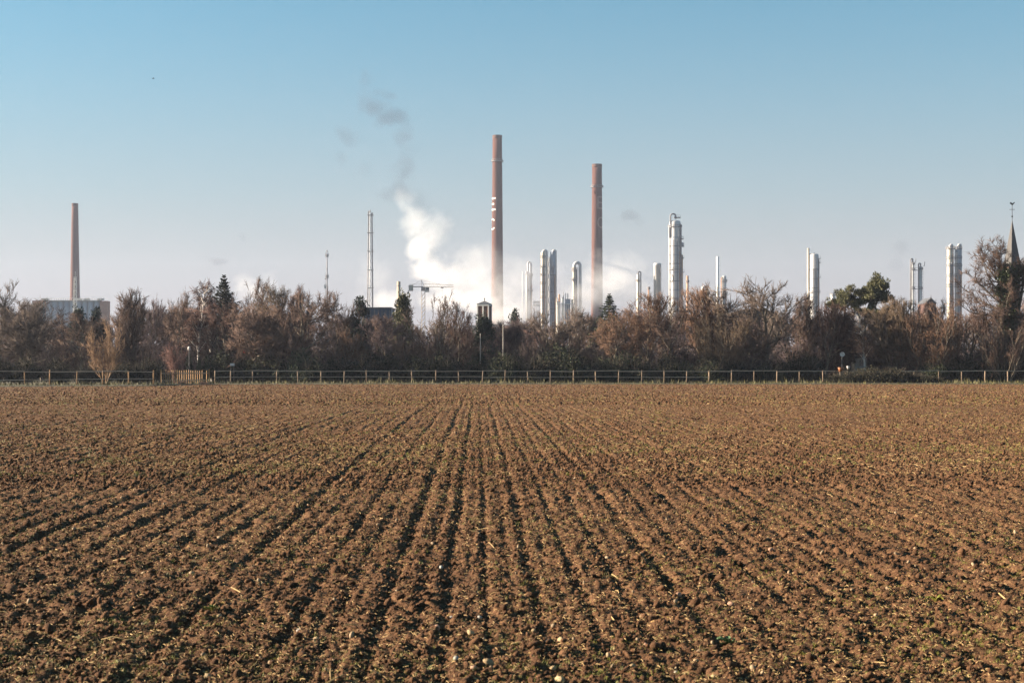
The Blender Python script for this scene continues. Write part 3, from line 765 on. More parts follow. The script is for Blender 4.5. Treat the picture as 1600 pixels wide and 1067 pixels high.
def make_clump_tree(seed, limbs, clumps, per=420, leaf=(.14, .32), wid=(.05, .1), r0=.2):
    """an evergreen with a bare branched stem and separate needle clumps; limbs = list of polylines, clumps = (x, y, z, rx, rz)"""
    rs = np.random.RandomState(seed); P0, P1, R0, R1 = [], [], [], []
    for pl, ra, rb in limbs:
        n = len(pl) - 1
        for i in range(n):
            P0.append(pl[i]); P1.append(pl[i + 1]); R0.append(ra + (rb - ra) * i / n); R1.append(ra + (rb - ra) * (i + 1) / n)
    B, D = [], []
    for (x, y, z, rx, rz) in clumps:
        sub = 9
        cs = rs.randn(sub, 3) * np.array([rx, rx, rz]) * .45 + np.array([x, y, z])
        for c in cs:
            m = per // sub
            o = rs.randn(m, 3); o /= np.linalg.norm(o, axis=1, keepdims=True)
            rr = rs.rand(m, 1) ** .5
            B.append(c + o * rr * np.array([rx, rx, rz]) * .42); D.append(o + np.array([[0, 0, .45]]) + rs.randn(m, 3) * .4)
            P0.append((x, y, z - rz * .5)); P1.append(c); R0.append(.03); R1.append(.012)
    v, q = tubes(P0, P1, R0, R1, 5); trunk = np_mesh('trunk', v, Q=q)
    B = np.concatenate(B); D = np.concatenate(D)
    v, q = needle_quads(rs, B, D, rs.uniform(*leaf, len(B)), rs.uniform(*wid, len(B)))
    return trunk, np_mesh('crown', v, Q=q)

def pine_mesh():
    rs = np.random.RandomState(5)
    limbs = [([(0, 0, -.1), (.1, 0, 3), (-.1, .1, 5.6), (.5, 0, 7.2), (1.3, 0, 9.2)], .24, .06),
             ([(-.05, .05, 5.2), (-1.2, .2, 6.6), (-2.4, 0, 7.7)], .12, .04), ([(.3, 0, 6.8), (.9, -.4, 7.4), (2.1, -.3, 8.2)], .09, .03),
             ([(-.6, .1, 6.0), (-1.6, -.6, 6.6), (-3.3, -.5, 7.1)], .07, .03)]
    cl = []
    for cx, cz, n, rx, rz in ((-2.4, 7.6, 9, 1.5, .8), (1.5, 9.0, 10, 1.25, 1.0), (-.4, 7.4, 9, 1.3, .9), (2.3, 7.9, 5, .8, .7), (-3.4, 7.1, 5, .9, .5), (.6, 6.6, 6, 1.4, .6), (-.2, 7.9, 8, 1.3, .6), (.6, 8.2, 7, .9, .6)):
        for _ in range(n):
            cl.append((cx + rs.randn() * rx * .55, rs.randn() * .8, cz + rs.randn() * rz * .45, .62, .42))
    return make_clump_tree(6, limbs, cl, per=500)
reg('pine0', pine_mesh(), ('trunk', 'crown'))

def evergreen_mesh(seed, h=8.0, r=1.9, ragged=.35):
    """an uneven, broad evergreen: cypress-like garden conifer"""
    rs = np.random.RandomState(seed)
    limbs = [([(0, 0, -.1), (.05, 0, h * .5), (0, .05, h * .93)], .17, .03)]
    cl = []
    for i in range(44):
        t = rs.rand() ** .8; z = h * (.16 + .82 * t); rr = r * (1 - t) ** .55 * (1 + ragged * rs.randn() * .6); a = rs.uniform(0, 6.283)
        cl.append((math.cos(a) * rr * .75, math.sin(a) * rr * .75, z, .55 + .3 * rs.rand(), .5 + .25 * rs.rand()))
        limbs.append(([(0, 0, z * .86), (math.cos(a) * rr * .7, math.sin(a) * rr * .7, z)], .05, .015))
    return make_clump_tree(seed + 50, limbs, cl, per=190, leaf=(.18, .42), wid=(.08, .16))
for k in range(2): reg('evergreen%d' % k, evergreen_mesh(210 + k), ('trunk', 'crown'))

def bush_mesh(seed, rx=2.6, h=2.4, n=5200, leaf=(.10, .2)):
    rs = np.random.RandomState(seed)
    P0, P1, R0, R1 = [], [], [], []; B, D = [], []
    for k in range(26):
        a = rs.uniform(0, 6.283); rr = rx * rs.rand() ** .5 * .85
        hh = h * (1 - .55 * (rr / rx) ** 2) * rs.uniform(.55, 1.05)
        c = np.array([math.cos(a) * rr, math.sin(a) * rr * .6, hh * .6])
        P0.append((c[0] * .4, c[1] * .4, -.1)); P1.append(c + [0, 0, hh * .3]); R0.append(.03); R1.append(.008)
        m = n // 26; o = rs.randn(m, 3); o /= np.linalg.norm(o, axis=1, keepdims=True)
        B.append(c + o * rs.rand(m, 1) ** .45 * np.array([.85, .7, hh * .48]) * rs.uniform(.7, 1.15)); D.append(o + rs.randn(m, 3) * .7)
    # a fringe of bare shoots sticking out
    for k in range(70):
        a = rs.uniform(0, 6.283); e = rs.uniform(.3, 1.3); c = np.array([math.cos(a) * rx * rs.rand() * .9, math.sin(a) * rx * .5 * rs.rand(), h * .5])
        P0.append(c); P1.append(c + np.array([math.cos(a) * math.cos(e), math.sin(a) * math.cos(e), math.sin(e)]) * rs.uniform(.6, 1.3)); R0.append(.012); R1.append(.005)
    v, q = tubes(P0, P1, R0, R1, 4); stems = np_mesh('stems', v, Q=q)
    B = np.concatenate(B); D = np.concatenate(D); B[:, 2] = np.abs(B[:, 2])
    v, q = needle_quads(rs, B, D, rs.uniform(*leaf, len(B)), rs.uniform(leaf[0] * .7, leaf[1] * .7, len(B)))
    return stems, np_mesh('foliage', v, Q=q)
for k in range(3): reg('bush%d' % k, bush_mesh(230 + k), ('stems', 'foliage'))

def plant(name, label, cat, kind, px, top, Y, wpx=None, bark='bark', leaf='twig_brown', rz=None, group=None, base=0.0):
    """a copy of one of the plant kinds: its top at photo row TOP, WPX photo pixels wide, Y metres away"""
    (ms, names, h, r) = KIND[kind]
    x, zt = at(px, top, Y)
    o = empty(name, (x, Y, base), random.uniform(0, 6.283) if rz is None else rz)
    sz = (zt - base) / h
    sx = sz if wpx is None else (wpx * m_per_px(Y) / 2) / r
    sx = min(max(sx, sz * .55), sz * 2.2)
    o.scale = (sx, sx, sz)
    for me, nm, mt in zip(ms, names, (bark, leaf)):
        c = bpy.data.objects.new(nm, me); COL.objects.link(c); c.parent = o
        if not me.materials: me.materials.append(M[mt])
        c.material_slots[0].link = 'OBJECT'; c.material_slots[0].material = M[mt]
    tag(o, label, cat, group)
    return o

G1, G2, G3, G4 = 'bare trees behind the fence', 'evergreens in the tree line', 'dark bushes behind the fence', 'back row of bare trees'
B, E, H = 'bare tree', 'conifer', 'bush'
TREES = [
 # name, label, category, kind, px, top, Y, width px, bark, crown, group
 ('bare_tree', 'tall grey bare tree cut by the left edge of the picture', B, 'round0', 2, 437, 158, 86, 'bark', 'twig_grey', G1),
 ('bare_tree', 'low greyish bare tree between the left edge and the silo building', B, 'round1', 48, 486, 150, 110, 'bark', 'twig_grey', G1),
 ('bare_tree', 'pale twiggy tree standing in front of the brick end of the silo building', B, 'oval0', 66, 468, 172, 84, 'bark_pale', 'twig_grey', G1),
 ('bare_tree', 'round dark brown tree just left of the small golden tree', B, 'round3', 124, 490, 146, 108, 'bark', 'twig_brown', G1),
 ('golden_tree', 'small golden many-stemmed tree right behind the sunlit post fence', B, 'vase0', 165, 502, 128.5, 58, 'bark_gold', 'twig_gold', None),
 ('bare_tree', 'tall upright brown tree between the silo building and the birch', B, 'oval1', 208, 456, 150, 84, 'bark', 'twig_brown', G1),
 ('bare_tree', 'narrow dark brown tree between the upright brown tree and the birch', B, 'round4', 240, 468, 156, 56, 'bark', 'twig_plum', G1),
 ('bare_tree', 'loose grey-brown tree leaning against the left of the reddish birch', B, 'round2', 279, 460, 158, 70, 'bark', 'twig_brown', G1),
 ('birch_tree', 'reddish birch with a pale trunk left of the dark spruce', 'birch', 'birch0', 308, 440, 152, 58, 'bark_birch', 'twig_red', None),
 ('birch_tree', 'slim white-stemmed birch close against the dark spruce', 'birch', 'birch0', 331, 441, 160, 40, 'bark_birch', 'twig_red', None),
 ('spruce_tree', 'tall dark spruce rising above the bare trees left of the small steam cloud', E, 'spruce1', 350, 431, 164, 96, 'bark', 'needle_dark', G2),
 ('red_shrub', 'red many-stemmed shrub standing behind the picket fence', 'shrub', 'vase2', 274, 534, 140, 52, 'twig_crimson', 'twig_crimson', None),
 ('bare_tree', 'reddish brown tree in front of the foot of the dark spruce', B, 'round0', 356, 474, 150, 96, 'bark', 'twig_red', G1),
 ('bare_tree', 'fine-branched tree with the small steam cloud shining through its top', B, 'round3', 396, 436, 160, 70, 'bark', 'twig_brown', G1),
 ('bare_tree', 'olive-brown tree just right of the small steam cloud', B, 'oval0', 424, 449, 157, 62, 'bark', 'twig_olive', G1),
 ('bare_tree', 'wide dark-limbed tree in front of the steam-lit tree', B, 'round1', 404, 480, 147, 120, 'bark', 'twig_brown', G1),
 ('bare_tree', 'pointed brown tree left of the thin antenna mast', B, 'oval1', 458, 451, 158, 58, 'bark', 'twig_plum', G1),
 ('bare_tree', 'broad tree with dark spreading limbs left of the antenna mast', B, 'round4', 482, 456, 148, 124, 'bark', 'twig_brown', G1),
 ('bare_tree', 'tall brown tree just right of the antenna mast', B, 'round4', 524, 456, 155, 78, 'bark', 'twig_brown', G1),
 ('bare_tree', 'small tan-topped tree below the dark broad evergreen', B, 'round1', 538, 520, 145, 64, 'bark_pale', 'twig_orange', G1),
 ('broad_evergreen', 'dark broad evergreen left of the blue-clad building', E, 'evergreen0', 562, 466, 162, 46, 'bark', 'needle_dark', G2),
 ('bare_tree', 'plum-brown rounded tree in front of the blue-clad building', B, 'round3', 600, 496, 147, 86, 'bark', 'twig_plum', G1),
 ('broad_evergreen', 'ragged olive evergreen below the short tan chimney', E, 'evergreen1', 630, 459, 160, 46, 'bark', 'needle_olive', G2),
 ('bare_tree', 'low brown tree between the ragged olive evergreen and the fan-shaped tree', B, 'shrub0', 640, 528, 146, 70, 'bark', 'twig_brown', G1),
 ('bare_tree', 'fan-shaped tree with many dark stems below the tower crane', B, 'vase0', 684, 463, 148, 86, 'bark', 'twig_brown', G1),
 ('bare_tree', 'rounded reddish brown tree left of the white-framed turret', B, 'round3', 716, 471, 150, 62, 'bark', 'twig_red', G1),
 ('broad_evergreen', 'dark low evergreen in front of the white-framed turret', E, 'evergreen1', 756, 494, 152, 52, 'bark', 'needle_dark', G2),
 ('bare_tree', 'dark plum tree just right of the pale lamp post', B, 'round1', 806, 500, 152, 66, 'bark', 'twig_plum', G1),
 ('broad_evergreen', 'small dark evergreen top between the turret and the twin columns', E, 'evergreen0', 805, 485, 190, 30, 'bark', 'needle_dark', G2),
 ('bare_tree', 'greyish round tree below the tall twin columns', B, 'round4', 852, 487, 150, 92, 'bark', 'twig_grey', G1),
 ('bare_tree', 'pale grey-brown tree between the twin columns and the small dark spruce', B, 'round0', 900, 481, 153, 84, 'bark', 'twig_grey', G1),
 ('spruce_tree', 'small dark spruce poking up in front of the low steam bank', E, 'spruce0', 952, 460, 178, 92, 'bark', 'needle_green', G2),
 ('bare_tree', 'wide orange-brown tree just right of the small dark spruce', B, 'round2', 958, 486, 146, 104, 'bark', 'twig_orange', G1),
 ('bare_tree', 'tall orange-brown tree in front of the silver capped column', B, 'oval0', 1010, 459, 150, 78, 'bark', 'twig_orange', G1),
 ('bare_tree', 'brown tree at the foot of the tallest silver column', B, 'round4', 1050, 468, 148, 84, 'bark', 'twig_brown', G1),
 ('bare_tree', 'orange-topped upright tree in front of the rusty hooked column', B, 'oval2', 1098, 451, 151, 90, 'bark', 'twig_orange', G1),
 ('bare_tree', 'low brown many-stemmed tree below the thin white stack', B, 'shrub1', 1130, 486, 146, 96, 'bark', 'twig_olive', G1),
 ('oak_tree', 'wide-crowned bare tree with open branches against the sky in the right half', B, 'round0', 1200, 438, 149, 140, 'bark', 'twig_grey', None),
 ('bare_tree', 'low brown tree in front of the domed dark roof', B, 'round2', 1168, 500, 146, 84, 'bark', 'twig_brown', G1),
 ('bare_tree', 'small brown tree between the open-crowned tree and the silver column pair', B, 'oval1', 1250, 463, 156, 66, 'bark', 'twig_brown', G1),
 ('bare_tree', 'reddish brown tree at the foot of the silver column with a side stack', B, 'round1', 1286, 474, 149, 74, 'bark', 'twig_red', G1),
 ('pine_tree', 'olive pine with two flat-topped needle crowns right of centre', 'pine', 'pine0', 1352, 431, 156, 96, 'bark', 'needle_olive', None),
 ('birch_tree', 'birch with a pale crooked trunk below the two-crowned pine', 'birch', 'birch0', 1354, 482, 147, 58, 'bark_birch', 'twig_brown', None),
 ('bare_tree', 'brown tree left of the pine trunk behind the orange tub', B, 'oval1', 1318, 480, 150, 70, 'bark', 'twig_brown', G1),
 ('bare_tree', 'olive-brown upright tree right of the two-crowned pine', B, 'oval2', 1398, 468, 148, 76, 'bark', 'twig_olive', G1),
 ('bare_tree', 'thin brown tree in front of the pair of slender silver columns', B, 'round4', 1434, 470, 154, 76, 'bark', 'twig_brown', G1),
 ('bare_tree', 'low brown tree in front of the distant gabled roof', B, 'round2', 1456, 470, 156, 70, 'bark', 'twig_brown', G1),
 ('orange_shrub', 'big rounded orange-brown thicket left of the ivy-clad tree', 'shrub', 'shrub0', 1462, 482, 146, 116, 'bark', 'twig_orange', None),
 ('bare_tree', 'low red-brown tree below the long side branches of the ivy-clad tree', B, 'round0', 1516, 486, 147, 92, 'bark', 'twig_red', G1),
 ('bare_tree', 'brown tree in front of the ivy-clad trunk at the right edge', B, 'shrub1', 1570, 486, 143, 92, 'bark', 'twig_brown', G1),
]
for (nm, lb, ct, kd, px, top, Y, wpx, bk, lf, gp) in TREES:
    plant(nm, lb, ct, kd, px, top, Y, wpx, bk, lf, group=gp, rz=0.0 if kd == 'pine0' else None)

LANDMARK = [(-60, 'left picture edge'), (117, 'lone left chimney'), (165, 'small golden tree'), (274, 'picket fence'), (350, 'dark spruce'), (430, 'small steam cloud'), (511, 'antenna mast'), (578, 'three-pipe stack'),
            (661, 'tower crane'), (757, 'white-framed turret'), (858, 'twin columns'), (932, 'second tallest chimney'), (1027, 'silver capped column'), (1121, 'thin white stack'), (1200, 'open-crowned tree'),
            (1271, 'shiny domed column'), (1352, 'two-crowned pine'), (1432, 'slender column pair'), (1490, 'big ladder-covered columns'), (1570, 'ivy-clad tree')]
_seen = {}
def which(px, what):
    """which one of a row of look-alikes: counted to the right from the nearest landmark on its left"""
    lm = [t for p, t in LANDMARK if p <= px][-1] if px >= LANDMARK[0][0] else LANDMARK[0][1]
    k = _seen[(what, lm)] = _seen.get((what, lm), 0) + 1
    return '%s %s right of the %s' % (('first', 'second', 'third', 'fourth', 'fifth', 'sixth', 'seventh', 'eighth')[k - 1], what, lm)

# low thicket of bare shrubs under the trees
rs_ = random.Random(21)
px = -10
while px < 1620:
    plant('thicket_shrub', which(px, 'low bare shrub in the thicket'), 'shrub', rs_.choice(['shrub0', 'shrub1', 'vase1', 'vase2']), px, rs_.uniform(522, 546), rs_.uniform(151, 157),
          rs_.uniform(60, 95), 'bark', rs_.choice(['twig_plum', 'twig_plum', 'twig_plum', 'twig_red']), group='thicket shrubs under the trees')
    px += rs_.uniform(30, 46)

px = -14
while px < 1620:
    plant('thicket_bush', which(px, 'plum-brown bush at the back of the thicket'), 'bush', rs_.choice(['bush0', 'bush1', 'bush2']), px, rs_.uniform(524, 546), rs_.uniform(166, 176),
          rs_.uniform(90, 120), 'bark', 'twig_plum', group='plum bushes at the back of the thicket')
    px += rs_.uniform(46, 58)

# back row: nothing tells these apart
px = -20; k_ = 0
CONT = [(0, 480), (100, 500), (200, 480), (300, 468), (420, 478), (560, 492), (760, 508), (900, 500), (1000, 484), (1120, 488), (1300, 492), (1480, 488), (1600, 470)]
while px < 1640:
    t_ = float(np.interp(px, [c[0] for c in CONT], [c[1] for c in CONT])) + rs_.uniform(-4, 12)
    plant('background_tree', which(px, 'hazy bare back-row tree'), B, rs_.choice(['round0', 'round1', 'round2', 'oval0', 'oval1', 'oval2']), px, t_, rs_.uniform(185, 235),
          rs_.uniform(66, 100), 'bark', rs_.choice(['twig_brown', 'twig_plum', 'twig_brown', 'twig_red', 'twig_grey']), group=G4)
    px += rs_.uniform(25, 35)

# dark evergreen bushes along the fence
BUSH = [(-8, 556, 132, 70), (40, 560, 132, 66), (92, 562, 134, 64), (140, 566, 136, 56), (188, 566, 137, 60), (232, 560, 138, 60)]
for i, (px, top, Y, wp) in enumerate(BUSH):
    plant('dark_bush', which(px, 'dark bush behind the sunlit fence'), H, 'bush%d' % (i % 3), px, top, Y, wp, 'bark', 'leaf_bramble', group='dark bushes at the left')
px = 340
while px < 1300:
    plant('dark_bush', which(px, 'dark evergreen bush behind the long fence'), H, 'bush%d' % rs_.randint(0, 2), px, rs_.uniform(547, 566), rs_.uniform(142.5, 147), rs_.uniform(54, 84), 'bark',
          rs_.choice(['leaf_dark', 'leaf_dark', 'leaf_bramble']), group=G3)
    px += rs_.uniform(24, 40)
for i, (px, top, Y, wp) in enumerate([(1462, 560, 144, 70), (1505, 556, 145, 76), (1548, 560, 145, 70), (1594, 556, 144, 70)]):
    plant('dark_bush', which(px, 'dark bush behind the single-rail fence'), H, 'bush%d' % (i % 3), px, top, Y, wp, 'bark', 'leaf_dark', group='dark bushes at the right')
plant('dark_bush', 'broad dark evergreen bush below the greyish trees left of the small spruce', H, 'bush1', 872, 541, 145, 120, 'bark', 'leaf_dark')
plant('dark_bush', 'dark holly-like bush at the foot of the broad dark-limbed tree', H, 'bush2', 476, 545, 144, 66, 'bark', 'needle_green')
for i, (px, top, Y, wp) in enumerate([(1318, 580, 138.2, 62), (1352, 573, 137.6, 76), (1390, 574, 137.6, 80), (1424, 580, 138, 70), (1448, 586, 138.4, 50)]):
    plant('bramble_bush', ('leftmost', 'second from left', 'middle', 'second from right', 'rightmost')[i] + ' dark bramble in the mound that hides the fence', 'bramble', 'bush%d' % (i % 3), px, top, Y, wp, 'bark', 'leaf_bramble', group='brambles in front of the fence')
plant('garden_conifer', 'small dark pointed conifer right of the red shrub under the white globe', E, 'cypress0', 296, 550, 143, 17, 'bark', 'needle_dark')
plant('garden_conifer', 'small blunt dark conifer nearest to the long two-rail fence', E, 'cypress0', 324, 554, 144, 11, 'bark', 'needle_dark')
plant('garden_conifer', 'small greenish conifer between two darker ones behind the picket fence', E, 'cypress0', 311, 556, 145, 13, 'bark', 'needle_green')
for px, top, wp in ((285, 594, 26), (318, 595, 22)):
    plant('dry_tussock', ('larger brown dry tussock before the middle of the picket fence' if px < 300 else 'smaller brown dry tussock before the right end of the picket fence'), 'shrub', 'shrub1', px, top, 129.5, wp, 'twig_brown', 'twig_brown', group='dry tussocks by the picket fence')
plant('broad_evergreen', 'dark flat-topped evergreen in front of the silo building', E, 'evergreen1', 122, 482, 185, 40, 'bark', 'needle_dark')
plant('broad_evergreen', 'second dark evergreen in front of the right end of the silo building', E, 'evergreen0', 152, 482, 185, 34, 'bark', 'needle_dark')

# the big ivy-clad tree at the right edge
def ivy_tree():
    Y = 146.0; x, zt = at(1572, 376, Y); s = zt / 10.0
    root = empty('ivy_clad_tree', (x, Y, 0)); tag(root, 'large spreading tree with a dark ivy-covered trunk at the right edge', 'tree')
    rs = np.random.RandomState(77); S = Segs()
    cfg = [dict(seg=9, wob=.05, trop=.05, start=.30, kids=0, taper=.7),
           dict(seg=8, wob=.10, trop=.045, start=.10, kids=12, ang=(25, 55), ratio=(.26, .46), fall=.45, rr=.5, taper=.85),
           dict(seg=5, wob=.15, trop=.06, start=.1, kids=6, ang=(25, 55), ratio=(.35, .6), fall=.3, rr=.55, taper=.8),
           dict(seg=3, wob=.18, trop=.06, start=.1, kids=4, ang=(25, 55), ratio=(.4, .7), fall=.3, rr=.6, taper=.7),
           dict(seg=2, wob=.2, trop=.05, taper=.6)]
    grow(rs, S, (0, 0, -.1), (-.02, 0, 1), zt * .70, .42, 0, cfg)
    grow(rs, S, (.2, 0, 3.5), (.30, .1, 1), zt * .55, .30, 0, cfg)
    for z, a, el, L in ((5.0, 180, 4, 4.2), (6.6, 185, 8, 5.8), (7.2, 160, 22, 5.2), (8.0, 200, 30, 5.4), (8.8, 175, 36, 5.2), (9.4, 150, 48, 4.6), (10.0, 190, 55, 4.4), (10.6, 215, 62, 4.0),
                        (10.4, 120, 66, 3.2), (10.2, 20, 56, 3.2), (9.8, -10, 44, 3.8), (9.0, 5, 35, 4.8), (8.0, -20, 25, 5.0), (6.5, 10, 15, 5.0), (7.5, 260, 35, 4.0), (9.0, 80, 40, 4.0), (5.8, 230, 12, 4.2), (5.5, 300, 12, 4.0)):
        a = R(a); e = R(el)
        grow(rs, S, (0, 0, z), (math.cos(a) * math.cos(e), math.sin(a) * math.cos(e), math.sin(e)), L, .12, 1, cfg)
    Vs, Qs, n = [], [], 0
    for lv in (0, 1):
        p0, p1, ra, rb = S.arr(lv); v, q = tubes(p0, p1, ra, rb, 7); Vs.append(v); Qs.append(q + n); n += len(v)
    link('trunk', np_mesh('trunk', np.concatenate(Vs), Q=np.concatenate(Qs), smooth=True), M['bark'], root)
    Vs, Qs, n = [], [], 0
    tp0, tp1 = [], []
    for lv in (2, 3, 4):
        p0, p1, ra, rb = S.arr(lv); v, q = tubes(p0, p1, ra, rb, 3); Vs.append(v); Qs.append(q + n); n += len(v)
        if lv >= 3:
            idx = np.repeat(np.arange(len(p0)), 1); f = rs.rand(len(idx), 1); a = p0[idx] + (p1[idx] - p0[idx]) * f
            d = p1[idx] - p0[idx]; d /= np.linalg.norm(d, axis=1, keepdims=True); d = d + rs.randn(len(idx), 3) * .5 + [0, 0, .15]; d /= np.linalg.norm(d, axis=1, keepdims=True)
            tp0.append(a); tp1.append(a + d * rs.uniform(.3, .8, (len(idx), 1)))
    v, t = spikes(np.concatenate(tp0), np.concatenate(tp1), .015)
    Vs.append(v)
    link('crown', np_mesh('crown', np.concatenate(Vs), T=t + n, Q=np.concatenate(Qs)), M['twig_brown'], root)
    Bv, D = [], []
    for k in range(100):
        z = rs.uniform(3.0, zt * .84); a = rs.uniform(0, 6.283); rr = rs.uniform(.1, .75); c = np.array([math.cos(a) * rr + (.16 * (z - 3.5) if k % 3 == 0 else -.02 * z), math.sin(a) * rr, z])
        m = 170; o = rs.randn(m, 3); o /= np.linalg.norm(o, axis=1, keepdims=True)
        Bv.append(c + o * rs.rand(m, 1) ** .5 * np.array([.62, .62, .7])); D.append(o + rs.randn(m, 3) * .6)
    Bv = np.concatenate(Bv); D = np.concatenate(D)
    v, q = needle_quads(rs, Bv, D, rs.uniform(.12, .24, len(Bv)), rs.uniform(.10, .18, len(Bv)))
    link('ivy', np_mesh('ivy', v, Q=q), M['ivy'], root)
ivy_tree()


# ================================================================ buildings near the trees
def gable(b, cx, cy, w_, d_, z0, z1):
    """roof prism, ridge along x"""
    b.add([(cx - w_ / 2, cy - d_ / 2, z0), (cx + w_ / 2, cy - d_ / 2, z0), (cx + w_ / 2, cy + d_ / 2, z0), (cx - w_ / 2, cy + d_ / 2, z0), (cx - w_ / 2, cy, z1), (cx + w_ / 2, cy, z1)],
          [(0, 1, 5, 4), (2, 3, 4, 5), (0, 4, 3), (1, 2, 5), (3, 2, 1, 0)])

def turret_house():
    Y = 232.0; x, zt = at(757, 470, Y); u = m_per_px(Y)
    root = empty('turret_house', (x, Y, 0)); tag(root, 'house with a white-framed slate turret behind the trees under the tallest chimney', 'house')
    ze = at(0, 524, Y)[1]
    b = MB(); b.box((1.5, 6, ze / 2), (10, 10, ze)); b.build('wall', M['wall_brick'], root)
    b = MB(); gable(b, 1.5, 6, 11, 11, ze + .003, ze + 1.9); b.build('roof', M['slate'], root)
    zb = ze - .5; ze2 = at(0, 478, Y)[1]; hw = 9.4 * u
    t = MB(); t.box((0, 0, (zb + ze2) / 2), (hw * 1.82, hw * 1.82, ze2 - zb)); t.build('turret_wall', M['wall_brick'], root)
    for sx in (-1, 1):
        for sy in (-1, 1):
            c = MB(); c.box((sx * hw * .93, sy * hw * .93, (zb + ze2) / 2), (.18, .18, ze2 - zb + .02)); c.build('corner_board', M['white_paint'], root)
    c = MB(); c.box((0, 0, ze2 + .12), (hw * 2.1, hw * 2.1, .30)); c.build('cornice', M['white_paint'], root)
    f = MB(); f.box((-.0, -hw * .93, (zb + ze2) / 2), (.24, .14, ze2 - zb)); f.build('corner_board', M['white_paint'], root)
    for sx in (-1, 1):
        p = MB()
        for k in range(7):
            p.box((sx * hw * .47, -hw * .93, zb + .8 + k * .26), (hw * .74, .08, .17))
        p.build('louvre', M['louvre'], root)
    r_ = MB(); r_.add([(-hw * 1.12, -hw * 1.12, ze2 + .27), (hw * 1.12, -hw * 1.12, ze2 + .27), (hw * 1.12, hw * 1.12, ze2 + .27), (-hw * 1.12, hw * 1.12, ze2 + .27), (0, 0, zt)],
                      [(0, 1, 4), (1, 2, 4), (2, 3, 4), (3, 0, 4), (3, 2, 1, 0)])
    tr = r_.build('turret_roof', M['slate'], root)
    k = MB(); k.lathe([(.06, zt - .1), (.06, zt + .25), (.11, zt + .3), (0.02, zt + .5)], n=8); k.build('finial', M['iron'], tr)
    root.rotation_euler = (0, 0, R(-14))
turret_house()

def blue_building():
    Y = 250.0; x, zt = at(588, 480, Y); u = m_per_px(Y)
    root = empty('flat_roofed_building', (x, Y, 0)); tag(root, 'dark blue clad flat-roofed building between two evergreens below the short tan chimney', 'building')
    b = MB(); b.box((0, 4, (zt - .25) / 2), (46 * u, 8, zt - .25)); b.build('wall', M['blue_clad'], root)
    b = MB(); b.box((0, 4, zt - .12), (47.5 * u, 8.3, .22)); b.build('roof_edge', M['steel_dark'], root)
    for k in range(8):
        b = MB(); b.box((-21 * u + k * 6 * u, -.03, zt / 2 - .2), (.10, .1, zt - .6)); b.build('cladding_rib', M['steel_dark'], root)
    for k in range(3):
        b = MB(); b.box((-13 * u + k * 13 * u, -.03, zt - 3.2), (6 * u, .1, 1.3)); f = b.build('window', M['glass'], root)
        b = MB(); b.box((-13 * u + k * 13 * u, -.05, zt - 3.9), (6.4 * u, .16, .1)); b.build('sill', M['steel_dark'], f)
blue_building()

def domed_barn():
    Y = 260.0; x, zt = at(1178, 482, Y); u = m_per_px(Y)
    root = empty('domed_barn', (x, Y, 0)); tag(root, 'low barn with a dark rounded roof behind the open-crowned tree', 'barn')
    ze = zt - 2.6; hw = 41 * u
    b = MB(); b.box((0, 6, ze / 2), (hw * 2, 12, ze)); b.build('wall', M['wall_brick'], root)
    prof = [(hw * 1.02 * math.cos(a), ze + .003 + 2.6 * math.sin(a) ** .8 if a > 0 else ze + .003) for a in np.linspace(0, math.pi, 13)]
    V = [(p[0], -.3, p[1]) for p in prof] + [(p[0], 12.3, p[1]) for p in prof]
    F = [(i, i + 1, i + 14, i + 13) for i in range(12)] + [tuple(range(12, -1, -1)), tuple(range(13, 26))]
    b = MB(); b.add(V, F); b.build('roof', M['roof_brown'], root)
    for sx in (-.45, .45):
        b = MB(); b.box((sx * hw, -.04, 1.5), (2.6, .1, 3.0)); b.build('door', M['louvre'], root)
domed_barn()

def gabled_house():
    Y = 330.0; x, zt = at(1455, 465, Y); u = m_per_px(Y)
    root = empty('gabled_house', (x, Y, 0)); tag(root, 'distant gabled house roof between the slender column pair and the big twin columns', 'house')
    ze = at(0, 474, Y)[1]
    b = MB(); b.box((0, 3.5, ze / 2), (17 * u, 6, ze)); b.build('wall', M['brick_dark'], root)
    V = [(-9 * u, 0, ze), (9 * u, 0, ze), (0, 0, zt), (-9 * u, 7, ze), (9 * u, 7, ze), (0, 7, zt)]
    b = MB(); b.add([(p[0], p[1], p[2] + .003) for p in V], [(0, 1, 2), (5, 4, 3), (1, 4, 5, 2), (0, 2, 5, 3), (0, 3, 4, 1)]); rf = b.build('roof', M['slate'], root)
    for sx in (-1, 1):
        b = MB(); b.box((sx * 4 * u, -.03, ze - 1.6), (1.2, .1, 1.4)); f = b.build('window', M['glass'], root)
        b = MB(); b.box((sx * 4 * u, .45, ze - 2.36), (1.4, 1.1, .1)); b.build('sill', M['white_paint'], f)
gabled_house()

